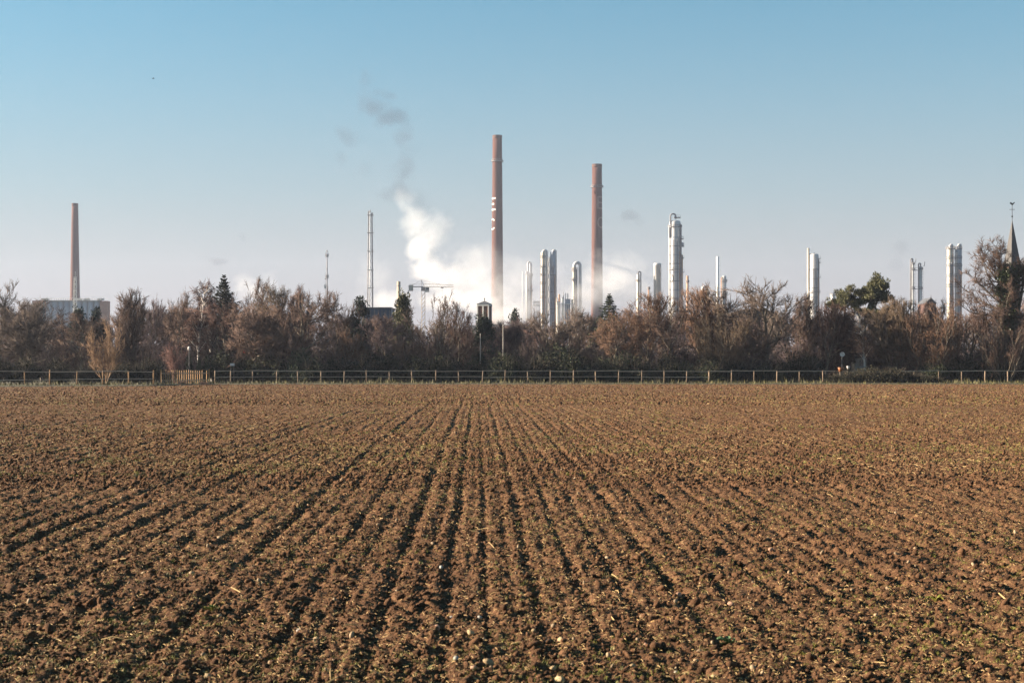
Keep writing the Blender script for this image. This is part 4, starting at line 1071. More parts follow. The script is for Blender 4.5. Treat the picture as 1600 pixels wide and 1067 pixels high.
def church():
    Y = 300.0; x, z1 = at(1581.5, 343, Y); u = m_per_px(Y)
    root = empty('church', (x, Y, 0)); tag(root, 'church with a pointed slate spire and weathercock behind the ivy-clad tree', 'church')
    zb = at(0, 418, Y)[1]; hw = 9.0 * u
    b = MB(); b.box((0, 0, zb / 2), (hw * 2.1, hw * 2.1, zb)); b.build('tower', M['wall_brick'], root)
    b = MB(); b.box((hw * 5, 0, 4.2), (hw * 7.6, 8, 8.4)); b.build('nave', M['wall_brick'], root)
    b = MB(); gable(b, hw * 5.2, 0, hw * 8.2, 9, 8.403, 13.0); b.build('nave_roof', M['slate'], root)
    for sx in (-.4, .4):
        b = MB(); b.box((sx * hw, -hw * 1.06, zb - 1.9), (.8, .14, 2.2)); b.build('belfry_opening', M['louvre'], root)
    V = [(hw * 1.5 * math.cos(R(a)), hw * 1.5 * math.sin(R(a)), zb + .003) for a in (65, 155, 245, 335)]
    V.append((0, 0, z1)); b = MB(); b.add(V, [(k, (k + 1) % 4, 4) for k in range(4)] + [(3, 2, 1, 0)])
    sp = b.build('spire', M['slate_spire'], root)
    zc = at(0, 318, Y)[1]
    b = MB(); b.bar((0, 0, z1 - .6), (0, 0, zc - .2), .055, 6); zk = at(0, 327.5, Y)[1]
    b.bar((-4.2 * u, 0, zk), (4.2 * u, 0, zk), .05, 6); b.build('cross', M['iron'], root)
    b = MB(); zo = at(0, 338.5, Y)[1]; b.lathe([(.02, zo - .22), (.17, zo - .1), (.2, zo), (.17, zo + .1), (.02, zo + .22)], n=10); b.build('orb', M['iron'], root)
    c = [(-.5, .0), (-.3, -.05), (-.1, -.22), (.15, -.25), (.3, -.05), (.52, .18), (.55, .42), (.32, .3), (.12, .12), (-.1, .14), (-.2, .34), (-.32, .42), (-.36, .28), (-.5, .24), (-.4, .12)]
    z0 = zc - .1; V = [(p[0], -.04, z0 + p[1]) for p in c] + [(p[0], .04, z0 + p[1]) for p in c]; m = len(c)
    b = MB(); b.add(V, [tuple(range(m - 1, -1, -1)), tuple(range(m, 2 * m))] + [(i, (i + 1) % m, m + (i + 1) % m, m + i) for i in range(m)]); b.build('weathercock', M['iron'], root)
church()

# lamp posts and small things among the trees
def lamp_post(px, y0, y1, Y, label, head=True):
    x, zt = at(px, y0, Y); root = empty('lamp_post', (x, Y, 0)); tag(root, label, 'lamp post')
    b = MB(); b.tube([(0, 0, -.1), (0, 0, zt)], [.05, .03], 8); b.build('pole', M['concrete'], root, smooth=True)
    if head:
        b = MB(); b.bar((0, 0, zt - .05), (.16, -.08, zt + .03), .02, 6); b.build('arm', M['steel'], root)
        b = MB(); b.box((.26, -.11, zt + .04), (.28, .14, .07), R(-16), .8); b.build('lamp_head', M['steel'], root)
lamp_post(786, 507, 567, 143.5, 'slim pale lamp post standing against the dark trees right of the turret')
lamp_post(750.5, 521, 545, 147.5, 'thin grey lamp post below the white-framed turret', head=False)
def globe_lamp():
    Y = 141.5; x, z = at(295.5, 544.5, Y); root = empty('globe_lamp', (x, Y, 0)); tag(root, 'white oval globe on a thin post above the small dark pointed conifer', 'lamp')
    b = MB(); b.bar((0, 0, -.1), (0, 0, z - .16), .03, 8); b.build('post', M['steel_dark'], root)
    b = MB(); b.lathe([(.03, -.22), (.09, -.19), (.135, -.08), (.15, .02), (.12, .14), (.06, .20), (.01, .22)], (0, 0, z), n=14); b.build('globe', M['plastic_white'], root, smooth=True)
    b = MB(); b.lathe([(.05, -.27), (.07, -.22), (.04, -.19)], (0, 0, z), n=10); b.build('collar', M['steel_dark'], root)
globe_lamp()
def dish():
    Y = 142.5; x, z = at(1316, 553.5, Y); root = empty('satellite_dish', (x, Y, 0)); tag(root, 'small round whitish dish among the branches above the orange tub', 'dish')
    V = []; F = []; n = 16
    for i, (r, d) in enumerate(((.02, .07), (.1, .06), (.2, .02), (.25, -.03))):
        for k in range(n):
            a = 2 * math.pi * k / n; V.append((r * math.cos(a), d, z + r * .95 * math.sin(a)))
    for i in range(3):
        for k in range(n): F.append((i * n + k, i * n + (k + 1) % n, (i + 1) * n + (k + 1) % n, (i + 1) * n + k))
    F.append(tuple(range(n)))
    b = MB(); b.add(V, F); d = b.build('reflector', M['plastic_white'], root)
    b = MB(); b.bar((0, .1, -.1), (0, .1, z), .03, 8); b.build('mast', M['steel_dark'], root)
    b = MB(); b.bar((0, .02, z - .22), (.02, -.26, z - .02), .012, 6); b.box((.02, -.28, z), (.06, .08, .06)); b.build('receiver', M['steel_dark'], root)
dish()
def tub(px, py, Y, r, m_, label, nm):
    x, z = at(px, py, Y); root = empty(nm, (x, Y, z - r)); tag(root, label, 'tub')
    b = MB(); b.lathe([(r * .7, 0), (r * .95, r * 1.3), (r, r * 1.5), (r * .9, r * 1.5), (r * .65, r * .1)], n=16); b.build('body', m_, root, smooth=True)
    b = MB(); b.lathe([(r * 1.0, r * 1.42), (r * 1.07, r * 1.46), (r * 1.07, r * 1.58), (r * .93, r * 1.58)], n=16, caps=False); b.build('rim', m_, root)
    b = MB(); b.bar((0, 0, -(z - r) - .1), (0, 0, .02), .12, 6); b.build('stand', M['louvre'], root)
tub(1313.5, 576.5, 139.6, .27, M['plastic_orange'], 'orange tub just above the left end of the bramble mound', 'orange_tub')
tub(1325.5, 573.5, 139.8, .17, M['plastic_white'], 'small pale tub right of the orange tub', 'pale_tub')
def shed():
    Y = 150; x, z = at(1345, 556, Y); root = empty('garden_shed', (x, Y, 0)); tag(root, 'small pale grey garden shed half hidden below the two-crowned pine', 'shed')
    b = MB(); b.box((0, .8, z / 2 - .1), (1.2, 1.6, z - .2)); b.build('wall', M['wall_pale'], root)
    b = MB(); gable(b, 0, .8, 1.5, 1.9, z - .197, z + .35); b.build('roof', M['roof_tile'], root)
    b = MB(); b.box((.1, -.03, z - .75), (.5, .1, .6)); w_ = b.build('window', M['glass'], root)
    b = MB(); b.box((.1, -.06, z - .75), (.04, .08, .6)); b.build('glazing_bar', M['white_paint'], w_)
    b = MB(); b.box((-.35, -.03, .75), (.35, .08, 1.5)); b.build('door', M['louvre'], root)
shed()
def sign_board(px, py, Y, w_, h, m_, label):
    x, z = at(px, py, Y); root = empty('garden_sign', (x, Y, 0)); tag(root, label, 'sign')
    b = MB(); b.box((0, 0, z), (w_, .03, h)); b.build('board', m_, root)
    for s in (-1, 1):
        b = MB(); b.bar((s * w_ * .35, .04, -.1), (s * w_ * .35, .04, z + h * .4), .025, 6); b.build('post', M['louvre'], root)
sign_board(363, 569.5, 141.5, .42, .26, M['plastic_white'], 'small white board behind the second post of the long two-rail fence')
sign_board(382, 549, 146.5, .3, .34, M['plastic_red'], 'small red board among the trunks below the steam-lit tree')


# ================================================================ the plant on the skyline
def pf(b, z, r_in, r_out, n=16, h=1.1):
    """a ring walkway with a rail"""
    b.lathe([(r_in, z), (r_out, z), (r_out, z + .36), (r_in, z + .36)], n=n, caps=False)
    b.lathe([(r_out - .12, z + h), (r_out, z + h), (r_out, z + h + .2), (r_out - .12, z + h + .2)], n=n, caps=False)
    for k in range(n):
        a = 2 * math.pi * k / n
        b.bar(((r_out - .04) * math.cos(a), (r_out - .04) * math.sin(a), z + .1), ((r_out - .04) * math.cos(a), (r_out - .04) * math.sin(a), z + h), .08, 4)

def letters_on_shaft(root, items, rad_at, mt):
    """letters laid round a tapered shaft: items = (glyph strokes, centre angle, centre height, width, height)"""
    for nm, strokes, ang, zc, w_, h in items:
        V = []; F = []
        for st in strokes:
            for (ax, az), (bx, bz) in zip(st[:-1], st[1:]):
                t = .13
                dx, dz = bx - ax, bz - az; L = math.hypot(dx * w_, dz * h) or 1
                nx, nz = -dz * h / L, dx * w_ / L
                m = 6
                for i in range(m):
                    for f in (i / m, (i + 1) / m):
                        cx, cz = (ax + dx * f) * w_, (az + dz * f) * h
                        for s in (-1, 1):
                            px_, pz_ = cx + nx * s * t * h * .5, cz + nz * s * t * h * .5
                            z = zc + pz_; r = rad_at(z) + .06; a = ang + px_ / r
                            V.append((r * math.cos(a), r * math.sin(a), z))
                    q = len(V) - 4; F.append((q, q + 1, q + 3, q + 2))
        b = MB(); b.add(V, F); o = b.build(nm, mt, root)

GLYPH_E = [[(-.5, -.5), (-.5, .5)], [(-.5, .45), (.5, .45)], [(-.5, 0), (.25, 0)], [(-.5, -.45), (.5, -.45)]]
GLYPH_C = [[(.5 * math.cos(R(a)), .47 * math.sin(R(a))) for a in range(42, 319, 23)]]

def chimney(name, px, ytop, w_top, w_base, ybase, Y, ring_y, label, ring_dark=True, letters=None, seed=0, caps=True):
    x, zt = at(px, ytop, Y); u = m_per_px(Y)
    root = empty(name, (x, Y, 0)); tag(root, label, 'chimney', 'brick chimneys')
    zb = at(0, ybase, Y)[1]
    rt, rb = w_top * u / 2, w_base * u / 2
    k = (rb - rt) / (zt - zb)
    rad = lambda z: rt + (zt - z) * k
    prof = [(rad(z), z) for z in np.linspace(0, zt - 2.2, 12)]
    b = MB(); b.lathe(prof, n=32); b.build('shaft', M['brick'], root, smooth=True)
    b = MB(); b.lathe([(rad(zt - 2.2) + .003, zt - 2.2), (rt * 1.05, zt - 1.9), (rt * 1.05, zt), (rt * .78, zt), (rt * .78, zt - 2.0)], n=32, caps=False)
    c = b.build('cap', M['brick_dark'], root, smooth=False)
    b = MB(); b.lathe([(rt * .8, zt - 1.0), (.05, zt - 1.0)], n=32, caps=False); b.build('flue', M['iron'], c)
    if ring_y:
        zr = at(0, ring_y, Y)[1]; b = MB(); pf(b, zr, rad(zr) - .05, rad(zr) + .85, n=20); b.build('platform', M['steel_dark'], root)
    for f in (.25, .5, .72, .9):
        z = zt * f; b = MB(); b.lathe([(rad(z) - .02, z), (rad(z) + .05, z), (rad(z) + .05, z + .3), (rad(z) - .02, z + .3)], n=32, caps=False); b.build('band', M['brick_dark'], root)
    b = MB()
    for s in (-.22, .22): b.bar((s, -rad(0) - .2, 0), (s, -rad(zt) - .2, zt - .3), .03, 4)
    z = 1.0
    while z < zt: b.bar((-.22, -rad(z) - .2, z), (.22, -rad(z) - .2, z), .02, 3); z += 1.5
    ld = b.build('ladder', M['steel_dark'], root); ld.rotation_euler = (0, 0, R(120))
    if letters: letters_on_shaft(root, letters(rad), rad, M['letter_white'] if seed == 0 else M['letter_shaded'])
    return root

chimney('brick_chimney', 117, 318, 9.4, 15.0, 470, 960, None, 'slender brick chimney standing alone behind the silo building at the left', seed=2)
CY = 900.0
zE, zC = at(0, 319.5, CY)[1], at(0, 351, CY)[1]; hE, hC = 19.5 * m_per_px(CY), 17 * m_per_px(CY)
chimney('brick_chimney', 777, 212, 14.5, 18.6, 460, CY, 253, 'tallest brick chimney, with white letters E and C on its sunny side',
        letters=lambda rad: [('letter', GLYPH_E, R(270 - 58), zE, 5.0, hE), ('letter', GLYPH_C, R(270 - 62), zC, 5.0, hC)])
chimney('brick_chimney', 932.8, 257, 15.2, 17.6, 430, CY, 293, 'second tallest brick chimney, with a wide dark gallery ring and letters dimmed for shade',
        letters=lambda rad: [('letter', GLYPH_E, R(270 + 46), at(0, 317.5, CY)[1], 4.6, hE), ('letter', GLYPH_C, R(270 + 46), at(0, 348.5, CY)[1], 4.6, hC)], seed=1)

def silo_block():
    Y = 700.0; u = m_per_px(Y); x0, zt = at(70, 469, Y); x1 = at(168, 0, Y)[0]
    root = empty('silo_building', (x0, Y, 0)); tag(root, 'low grey silo row with brick ends below the lone left chimney', 'silo building')
    n = 9; wtot = x1 - x0; d = wtot * .86 / n
    for k in range(n):
        b = MB(); b.lathe([(d * .5, 0), (d * .5, zt - .6)], (d * .5 + k * d + .2, d * .5, 0), n=16); b.build('silo', M['silo_grey'], root, smooth=True)
    b = MB(); b.box((wtot * .43, d * .6, zt - .3), (wtot * .9, d * 1.4, .55)); b.build('roof_slab', M['concrete'], root)
    b = MB()
    for k in range(26): b.bar((k * wtot * .9 / 25 - .3, -.2, zt), (k * wtot * .9 / 25 - .3, -.2, zt + .9), .06, 4)
    b.bar((-.3, -.2, zt + .9), (wtot * .9 - .3, -.2, zt + .9), .07, 4); b.build('railing', M['white_paint'], root)
    b = MB(); b.box((wtot * .945, d * .6, zt / 2 - .2), (wtot * .12, d * 1.5, zt - .4)); b.build('end_wall', M['brick_pale'], root)
    b = MB(); b.box((-3.4, d * .6, zt / 2 - .1), (5.4, d * 1.4, zt - .2)); b.build('end_wall', M['brick_pale'], root)
    b = MB(); b.box((-.45, -.35, zt / 2 + .1), (.7, .6, zt + .2)); b.build('downpipe', M['white_paint'], root)
    for px_, w_ in ((68, 3), (120, 3.4), (134, 2.6), (156, 2.8)):
        b = MB(); b.box((at(px_, 0, Y)[0] - x0, d * .6, zt + .5), (w_, 2.4, .9)); b.build('roof_vent', M['white_paint'], root)
    m = empty('lattice_mast', (at(117.5, 0, 660)[0], 660, 0)); tag(m, 'white lattice mast in front of the silo building and the lone left chimney', 'mast')
    zt2 = at(0, 424, 660)[1]; w_ = .9
    for sx, sy in ((-1, -1), (1, -1), (1, 1), (-1, 1)):
        b = MB(); b.bar((sx * w_ * 1.3, sy * w_ * 1.3, 0), (sx * w_ * .5, sy * w_ * .5, zt2 - 3), .10, 5); b.build('leg', M['white_paint'], m)
    b = MB(); k = 0; z = 1.0
    while z < zt2 - 4:
        f = 1.3 - .8 * z / zt2; g = 1.3 - .8 * (z + 2.2) / zt2
        for (a, c) in (((-1, -1), (1, -1)), ((1, -1), (1, 1)), ((1, 1), (-1, 1)), ((-1, 1), (-1, -1))):
            b.bar((a[0] * w_ * f, a[1] * w_ * f, z), (c[0] * w_ * g, c[1] * w_ * g, z + 2.2), .06, 4); b.bar((a[0] * w_ * g, a[1] * w_ * g, z + 2.2), (c[0] * w_ * g, c[1] * w_ * g, z + 2.2), .06, 4)
        z += 2.2
    b.build('bracing', M['white_paint'], m)
    b = MB(); b.bar((0, 0, zt2 - 4), (0, 0, zt2), .09, 6); b.build('aerial', M['white_paint'], m)
    for yy in (433, 444, 455):
        z = at(0, yy, 660)[1]; b = MB(); b.box((0, 0, z), (5 * m_per_px(660), .5, .18)); b.build('crossbar', M['white_paint'], m)
silo_block()

def mast(px, ytop, Y, label, rr, plats, mt='steel_dark'):
    x, zt = at(px, ytop, Y); u = m_per_px(Y); root = empty('antenna_mast', (x, Y, 0)); tag(root, label, 'mast')
    b = MB(); b.tube([(0, 0, 0), (0, 0, zt * .86), (0, 0, zt)], [rr, rr * .7, rr * .4], 10); b.build('pole', M['concrete'] if mt == 'pale' else M['steel_dark'], root, smooth=True)
    for yy, wp in plats:
        z = at(0, yy, Y)[1]; b = MB(); pf(b, z, rr * .5, wp * u / 2, n=10); b.build('platform', M['steel_dark'], root)
        for s in (-1, 1):
            b = MB(); b.box((s * wp * u * .42, -.3, z + 1.0), (.28, .2, 2.2)); b.build('antenna', M['white_paint'], root)
    b = MB(); b.lathe([(.1, zt), (.35, zt + .1), (.35, zt + .5), (.1, zt + .7)], n=8); b.build('beacon', M['steel_dark'], root)
    return root
mast(511, 393, 720, 'thin antenna mast with two small platforms left of the pipe stack', .42, ((401.5, 5.0), (434.5, 5.0)))
mast(508.3, 437, 700, 'short thin pole standing close to the left of the antenna mast', .16, ((451, 2.2),))

def flare():
    Y = 860.0; x, zt = at(578.5, 333, Y); u = m_per_px(Y)
    root = empty('flare_stack', (x, Y, 0)); tag(root, 'tall stack of three parallel pipes with small platforms left of the steam plume', 'stack')
    zb = 0
    for dx, dy, top, r, mt in ((-2.6, 0, 333.5, .42, 'steel_dark'), (-.2, -.5, 332, .34, 'steel'), (2.6, .2, 336, .5, 'steel_dark')):
        z = at(0, top, Y)[1]; b = MB(); b.tube([(dx * u * 1.4 - (.6 if dx < 0 else -.3), dy, 0), (dx * u, dy, z)], [r * 1.0, r * .8], 10); p = b.build('pipe', M[mt], root, smooth=True)
        b = MB(); b.lathe([(r * .8, 0), (r * 1.05, .2), (r * 1.05, 1.3), (r * .7, 1.4)], (dx * u, dy, z), n=10); b.build('tip', M['steel_dark'], p)
    for yy in (336.5, 364, 393, 422, 450):
        z = at(0, yy, Y)[1]; b = MB(); b.box((.2, 0, z), (9.5 * u, 2.6, .35)); 
        for s in (-1, 1):
            b.bar((s * 4.4 * u + .2, -1.2, z), (s * 4.4 * u + .2, -1.2, z + 1.2), .06, 4)
        b.bar((-4.4 * u + .2, -1.2, z + 1.2), (4.4 * u + .2, -1.2, z + 1.2), .06, 4)
        b.build('platform', M['steel_dark'], root)
    b = MB(); z = 20
    while z < zt - 6: b.bar((-1.9 * u, .4, z), (2.2 * u, .4, z + 4), .08, 4); b.bar((2.2 * u, .4, z), (-1.9 * u, .4, z + 4), .08, 4); z += 4
    b.build('bracing', M['steel_dark'], root)
flare()

def crane():
    Y = 620.0; u = m_per_px(Y); x, zj = at(661.5, 449, Y); root = empty('tower_crane', (x, Y, 0)); tag(root, 'tower crane with a long thin jib in front of the white steam', 'crane')
    w_ = .7
    for sx in (-1, 1):
        for sy in (-1, 1):
            b = MB(); b.bar((sx * w_, sy * w_, 0), (sx * w_, sy * w_, zj - 1.8), .08, 5); b.build('mast_leg', M['steel_tan'], root)
    b = MB(); z = 0
    while z < zj - 3.6:
        for sy in (-1, 1): b.bar((-w_, sy * w_, z), (w_, sy * w_, z + 1.8), .07, 4)
        for sx in (-1, 1): b.bar((sx * w_, -w_, z), (sx * w_, w_, z + 1.8), .07, 4)
        z += 1.8
    b.build('mast_bracing', M['steel_tan'], root)
    b = MB(); b.box((.4, 0, zj - .8), (2.6, 2.4, 1.6)); b.build('slewing_unit', M['steel_dark'], root)
    b = MB(); b.box((1.7, -1.4, zj - 1.1), (1.8, 1.5, 2.0)); cb = b.build('cab', M['wall_pale'], root)
    b = MB(); b.box((1.9, -2.17, zj - .8), (1.2, .06, .9)); b.build('window', M['glass'], cb)
    xl, xr = (638.5 - 661.5) * u, (709 - 661.5) * u
    b = MB(); b.box((xl / 2, 0, zj + .25), (-xl, 1.3, .35)); b.bar((xl, -.6, zj + 1.3), (0, -.6, zj + 1.3), .05, 4); b.build('counter_jib', M['steel_dark'], root)
    b = MB(); b.box((xl + 1.0, 0, zj - .3), (1.9, 1.6, 2.6)); b.build('counterweight', M['concrete'], root)
    b = MB()
    for (yy, zz) in ((-.6, 0), (.6, 0), (0, 1.5)): b.bar((0, yy, zj + .1 + zz), (xr, yy, zj + .1 + zz * .55), .085, 4)
    k = 0; xx = 0.0
    while xx < xr - 1: b.bar((xx, -.6, zj + .1), (xx + .8, 0, zj + .1 + 1.5 * (1 - .45 * xx / xr)), .05, 3); b.bar((xx + .8, 0, zj + .1 + 1.5 * (1 - .45 * xx / xr)), (xx + 1.6, -.6, zj + .1), .05, 3); xx += 1.6
    b.build('jib', M['steel_tan'], root)
    b = MB(); b.bar((-.8, 0, zj), (-.9, 0, zj + 3.2), .12, 5); b.bar((.6, 0, zj), (-.9, 0, zj + 3.2), .1, 5); b.build('tower_head', M['steel_dark'], root)
    b = MB(); b.bar((-.9, 0, zj + 3.2), (xl + 1, 0, zj + .6), .045, 4); b.bar((-.9, 0, zj + 3.2), (xr * .55, 0, zj + 1.3), .045, 4); b.build('tie_bar', M['steel_dark'], root)
    b = MB(); b.box((xr * .62, 0, zj - .15), (1.2, 1.0, .35)); b.bar((xr * .62, 0, zj - .3), (xr * .62, 0, zj - 4), .04, 4); b.box((xr * .62, 0, zj - 4.3), (.4, .3, .7)); b.build('trolley', M['steel_dark'], root)
crane()

def column(name, label, px, ytop, wpx, Y, mt='steel', cap='dome', plats=(), goose=None, ladder=None, group='process columns on the skyline', pipes=(), bands=0, root=None, dx=0.0, cat='column', base_w=None):
    """a steel process column: shell with a domed head, ring platforms, gooseneck and side pipes"""
    x, zt = at(px, ytop, Y); u = m_per_px(Y); r = wpx * u / 2
    top_level = root is None
    if top_level:
        root = empty(name, (x, Y, 0)); tag(root, label, cat, group, kind='thing'); ox = 0.0
    else: ox = x - root.location.x
    oy = 0 if top_level else Y - root.location.y
    rb = (base_w * u / 2) if base_w else r
    if cap == 'dome': prof = [(rb, 0), (r, zt - r * .42), (r * .95, zt - r * .24), (r * .8, zt - r * .10), (r * .4, zt - .03 * r), (.05, zt)]
    elif cap == 'lid': prof = [(rb, 0), (r, zt - 1.6), (r * 1.07, zt - 1.5), (r * 1.07, zt - .7), (r * .9, zt - .15), (.05, zt)]
    else: prof = [(rb, 0), (r, zt), (r * .85, zt), (r * .85, zt - 1.5), (.05, zt - 1.5)]
    b = MB(); b.lathe(prof, (ox, oy, 0), n=28, caps=False); shell = b.build('shell', M[mt], root, smooth=True)
    for k in range(bands):
        z = zt * (.35 + .6 * k / max(bands - 1, 1)); b = MB(); b.lathe([(r - .02, z), (r + .07, z), (r + .07, z + .35), (r - .02, z + .35)], (ox, oy, 0), n=28, caps=False); b.build('band', M['steel_dark'], shell)
    if r > .9 and not (cap == 'lid' or mt == 'white_paint'):
        k = int(max(4, zt / 7))
        for q in range(k):
            z = zt * (.30 + .64 * q / k); b = MB(); b.lathe([(r - .03, z), (r + .12, z), (r + .12, z + .45), (r - .03, z + .45)], (ox, oy, 0), n=28, caps=False); b.build('stiffening_ring', M['steel_dark' if q % 2 else 'steel_blue'], shell)
        for f_, rr_, mm in ((-.35, .24, 'steel_dark'), (.30, .22, 'steel_dark'), (.72, .28, 'steel_rust')):
            yo = -math.sqrt(max(1 - f_ * f_, 0)) * r - .3; b = MB(); b.tube([(ox + f_ * r, oy + yo, 0), (ox + f_ * r, oy + yo, zt * (.93 - .2 * abs(f_))), (ox + f_ * r * .9, oy + yo * .7, zt * (.945 - .2 * abs(f_)))], rr_, 6); b.build('riser_pipe', M[mm], root)
    for yy, wp in plats:
        z = at(0, yy, Y)[1]; b = MB(); pf(b, z, r - .05, wp * u / 2, n=14); o = b.build('platform', M['steel_dark'], root); o.location = (ox, oy, 0)
    if goose:
        gx, gy, gr = goose      # side offset in px, peak row, pipe radius
        zp = at(0, gy, Y)[1]; e = ox + gx * u
        sgn = 1 if gx > 0 else -1
        pts = [(ox + sgn * .02, oy - .1, zt - .4)]
        rad_ = abs(gx) * u / 2
        for a in range(0, 181, 20): pts.append((ox + sgn * (rad_ - rad_ * math.cos(R(a))), oy - .1, zp - rad_ + rad_ * math.sin(R(a))))
        pts.append((e, oy - .1, zp - rad_ - 14 * u if gx < 99 else 0)); pts.append((e, oy - .1, 2))
        b = MB(); b.tube(pts, gr, 10); b.build('overhead_pipe', M['steel_dark' if gr < .5 else 'steel'], root, smooth=True)
    for (pxo, ytp, pr, pm) in pipes:
        zp = at(0, ytp, Y)[1]; b = MB(); b.tube([(ox + pxo * u, oy - r * .55, 0), (ox + pxo * u, oy - r * .55, zp - .6), (ox + pxo * u * .7, oy - r * .5, zp)], pr, 8); b.build('side_pipe', M[pm], root, smooth=True)
    if ladder:
        lx, y0, y1 = ladder; za, zb_ = at(0, y1, Y)[1], at(0, y0, Y)[1]; b = MB()
        for s in (-.3, .3): b.bar((ox + lx * u + s, oy - r - .15, za), (ox + lx * u + s, oy - r - .15, zb_), .05, 4)
        z = za
        while z < zb_: b.bar((ox + lx * u - .3, oy - r - .15, z), (ox + lx * u + .3, oy - r - .15, z), .04, 3); z += .9
        z = za + 2
        while z < zb_:
            b.tube([(ox + lx * u - .45, oy - r - .1, z), (ox + lx * u - .3, oy - r - .75, z), (ox + lx * u + .3, oy - r - .75, z), (ox + lx * u + .45, oy - r - .1, z)], .05, 4); z += 1.5
        b.build('ladder', M['steel_dark'], root)
    return root

# left to right
column('tan_chimney', 'short tan chimney behind the ragged olive evergreen', 623, 440, 5.6, 520, 'steel_tan', 'open', bands=3, group=None, cat='chimney')
r_ = column('process_column', 'thin grey column half veiled by steam left of the tall twin columns', 829, 411, 5.0, 880, 'steel_blue', 'dome', plats=((431, 8), (455, 8)), goose=(-4.2, 409.5, .5), pipes=((-6, 430, .5, 'steel'),), ladder=(1, 415, 470))
column('', '', 822.5, 424, 3.2, 880, 'steel', 'dome', root=r_)
column('', '', 816.5, 424, 1.5, 880, 'steel', 'dome', root=r_)
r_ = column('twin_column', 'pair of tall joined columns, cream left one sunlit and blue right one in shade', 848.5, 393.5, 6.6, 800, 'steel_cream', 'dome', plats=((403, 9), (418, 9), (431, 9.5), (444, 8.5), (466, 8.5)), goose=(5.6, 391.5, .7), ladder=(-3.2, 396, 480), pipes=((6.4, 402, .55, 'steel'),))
column('', '', 864, 393, 8.4, 800, 'steel_blue', 'dome', root=r_, goose=(4.0, 391.6, .7), bands=0)  # sun and shade on the pair are put into cream and blue steel
u_ = m_per_px(800)
b = MB()
for k in range(9):      # the zigzag stair between them
    z0 = at(0, 404 + k * 9.4, 800)[1]; z1 = at(0, 404 + (k + 1) * 9.4, 800)[1]; s = 1 if k % 2 else -1
    b.box(((857.8 - 848.5) * u_, -1.8, z0), (2.7 * u_, 1.4, .25)); b.bar(((857.8 - s * 1.1 - 848.5) * u_, -2.2, z0), ((857.8 + s * 1.1 - 848.5) * u_, -2.2, z1), .28, 4)
b.build('stair', M['white_paint'], r_)
b = MB()
for sx in (-1.5, 1.5): b.bar(((857.8 + sx - 848.5) * u_, -2.4, 0), ((857.8 + sx - 848.5) * u_, -2.4, at(0, 401, 800)[1]), .16, 4)
b.build('stair_frame', M['steel_dark'], r_)
b = MB(); b.box(((853.4 - 848.5) * u_, .6, at(0, 440, 800)[1] / 2 + 8), (2.2 * u_, 2.0, at(0, 440, 800)[1] + 16)); b.build('core_wall', M['steel_blue'], r_)

def small_plant():
    Y = 780.0; u = m_per_px(Y); x = at(880, 0, Y)[0]; root = empty('process_unit', (x, Y, 0)); tag(root, 'cluster of small white process boxes and stacks right of the twin columns', 'plant unit')
    for px_, yt, w_, mt, nm in ((872.5, 472, 5.0, 'white_paint', 'cabin'), (879.5, 466, 3.2, 'white_paint', 'cabin'), (887, 468, 8.4, 'steel_blue', 'module'), (894, 468.5, 2.4, 'steel_cream', 'module')):
        z = at(0, yt, Y)[1]; b = MB(); b.box(((px_ - 880) * u, 0, z / 2), (w_ * u, 3.4, z)); m_ = b.build(nm, M[mt], root)
        b = MB(); b.box(((px_ - 880) * u, 0, z + .1), (w_ * u * 1.08, 3.7, .2)); b.build('roof', M['steel_dark'], m_)
    for px_, yt, w_, mt in ((874, 459.5, 3.0, 'steel_rust'), (880.6, 456, 1.2, 'steel'), (884, 458, 1.3, 'steel'), (887.4, 458, 1.4, 'steel_cream'), (869.8, 465, 1.6, 'steel_tan')):
        z = at(0, yt, Y)[1]; b = MB(); b.lathe([(w_ * u / 2, 0), (w_ * u / 2, z), (w_ * u * .38, z), (w_ * u * .38, z - 1)], ((px_ - 880) * u, 2.2, 0), n=12, caps=False); b.build('stack', M[mt], root, smooth=True)
    b = MB(); z = at(0, 475.5, Y)[1]; b.box((1.2, -2.4, z), (28 * u, .9, .35))
    for k in range(10): b.bar((1.2 - 13 * u + k * 2.9 * u, -2.4, 0), (1.2 - 13 * u + k * 2.9 * u, -2.4, z), .12, 4)
    b.build('pipe_rack', M['white_paint'], root)
small_plant()
def pipe_rack():
    Y = 880.0; u = m_per_px(Y); x = at(838, 0, Y)[0]; root = empty('pipe_rack', (x, Y, 0)); tag(root, 'low bluish pipe rack at the left foot of the twin columns', 'pipe rack')
    for yy in (473, 478):
        z = at(0, yy, Y)[1]
        b = MB(); b.box((0, 0, z), (11 * u, 4, .5)); b.build('deck', M['steel_blue'], root)
        for k in range(3):
            b = MB(); b.bar((-5.5 * u, -1.4 + k * 1.2, z + .7), (5.5 * u, -1.4 + k * 1.2, z + .7), .35, 8); b.build('pipe', M['steel'], root)
    for k in range(5):
        b = MB(); b.box((-5 * u + k * 2.5 * u, -1.9, at(0, 471, Y)[1] / 2), (.4, .4, at(0, 471, Y)[1])); b.build('post', M['steel_blue'], root)
pipe_rack()
column('process_column', 'stubby column with a big hooked overhead pipe rising out of the steam', 897.4, 416.5, 6.4, 850, 'steel_cream', 'dome', plats=((421.5, 10), (424.5, 9.5), (437.5, 10)), goose=(9.0, 410.6, .95), ladder=(-2, 419, 445), pipes=((3.6, 421, .5, 'steel_dark'),))
column('process_column', 'small hooked cream column between the low steam bank and the silver capped column', 997, 428.5, 4.8, 820, 'steel_cream', 'dome', plats=((440, 8),), goose=(4.2, 424.5, .35))
column('process_column', 'short dark-tipped pole left of the silver capped column', 1013.5, 449, 2.6, 760, 'steel_rust', 'open', plats=((452, 5),))
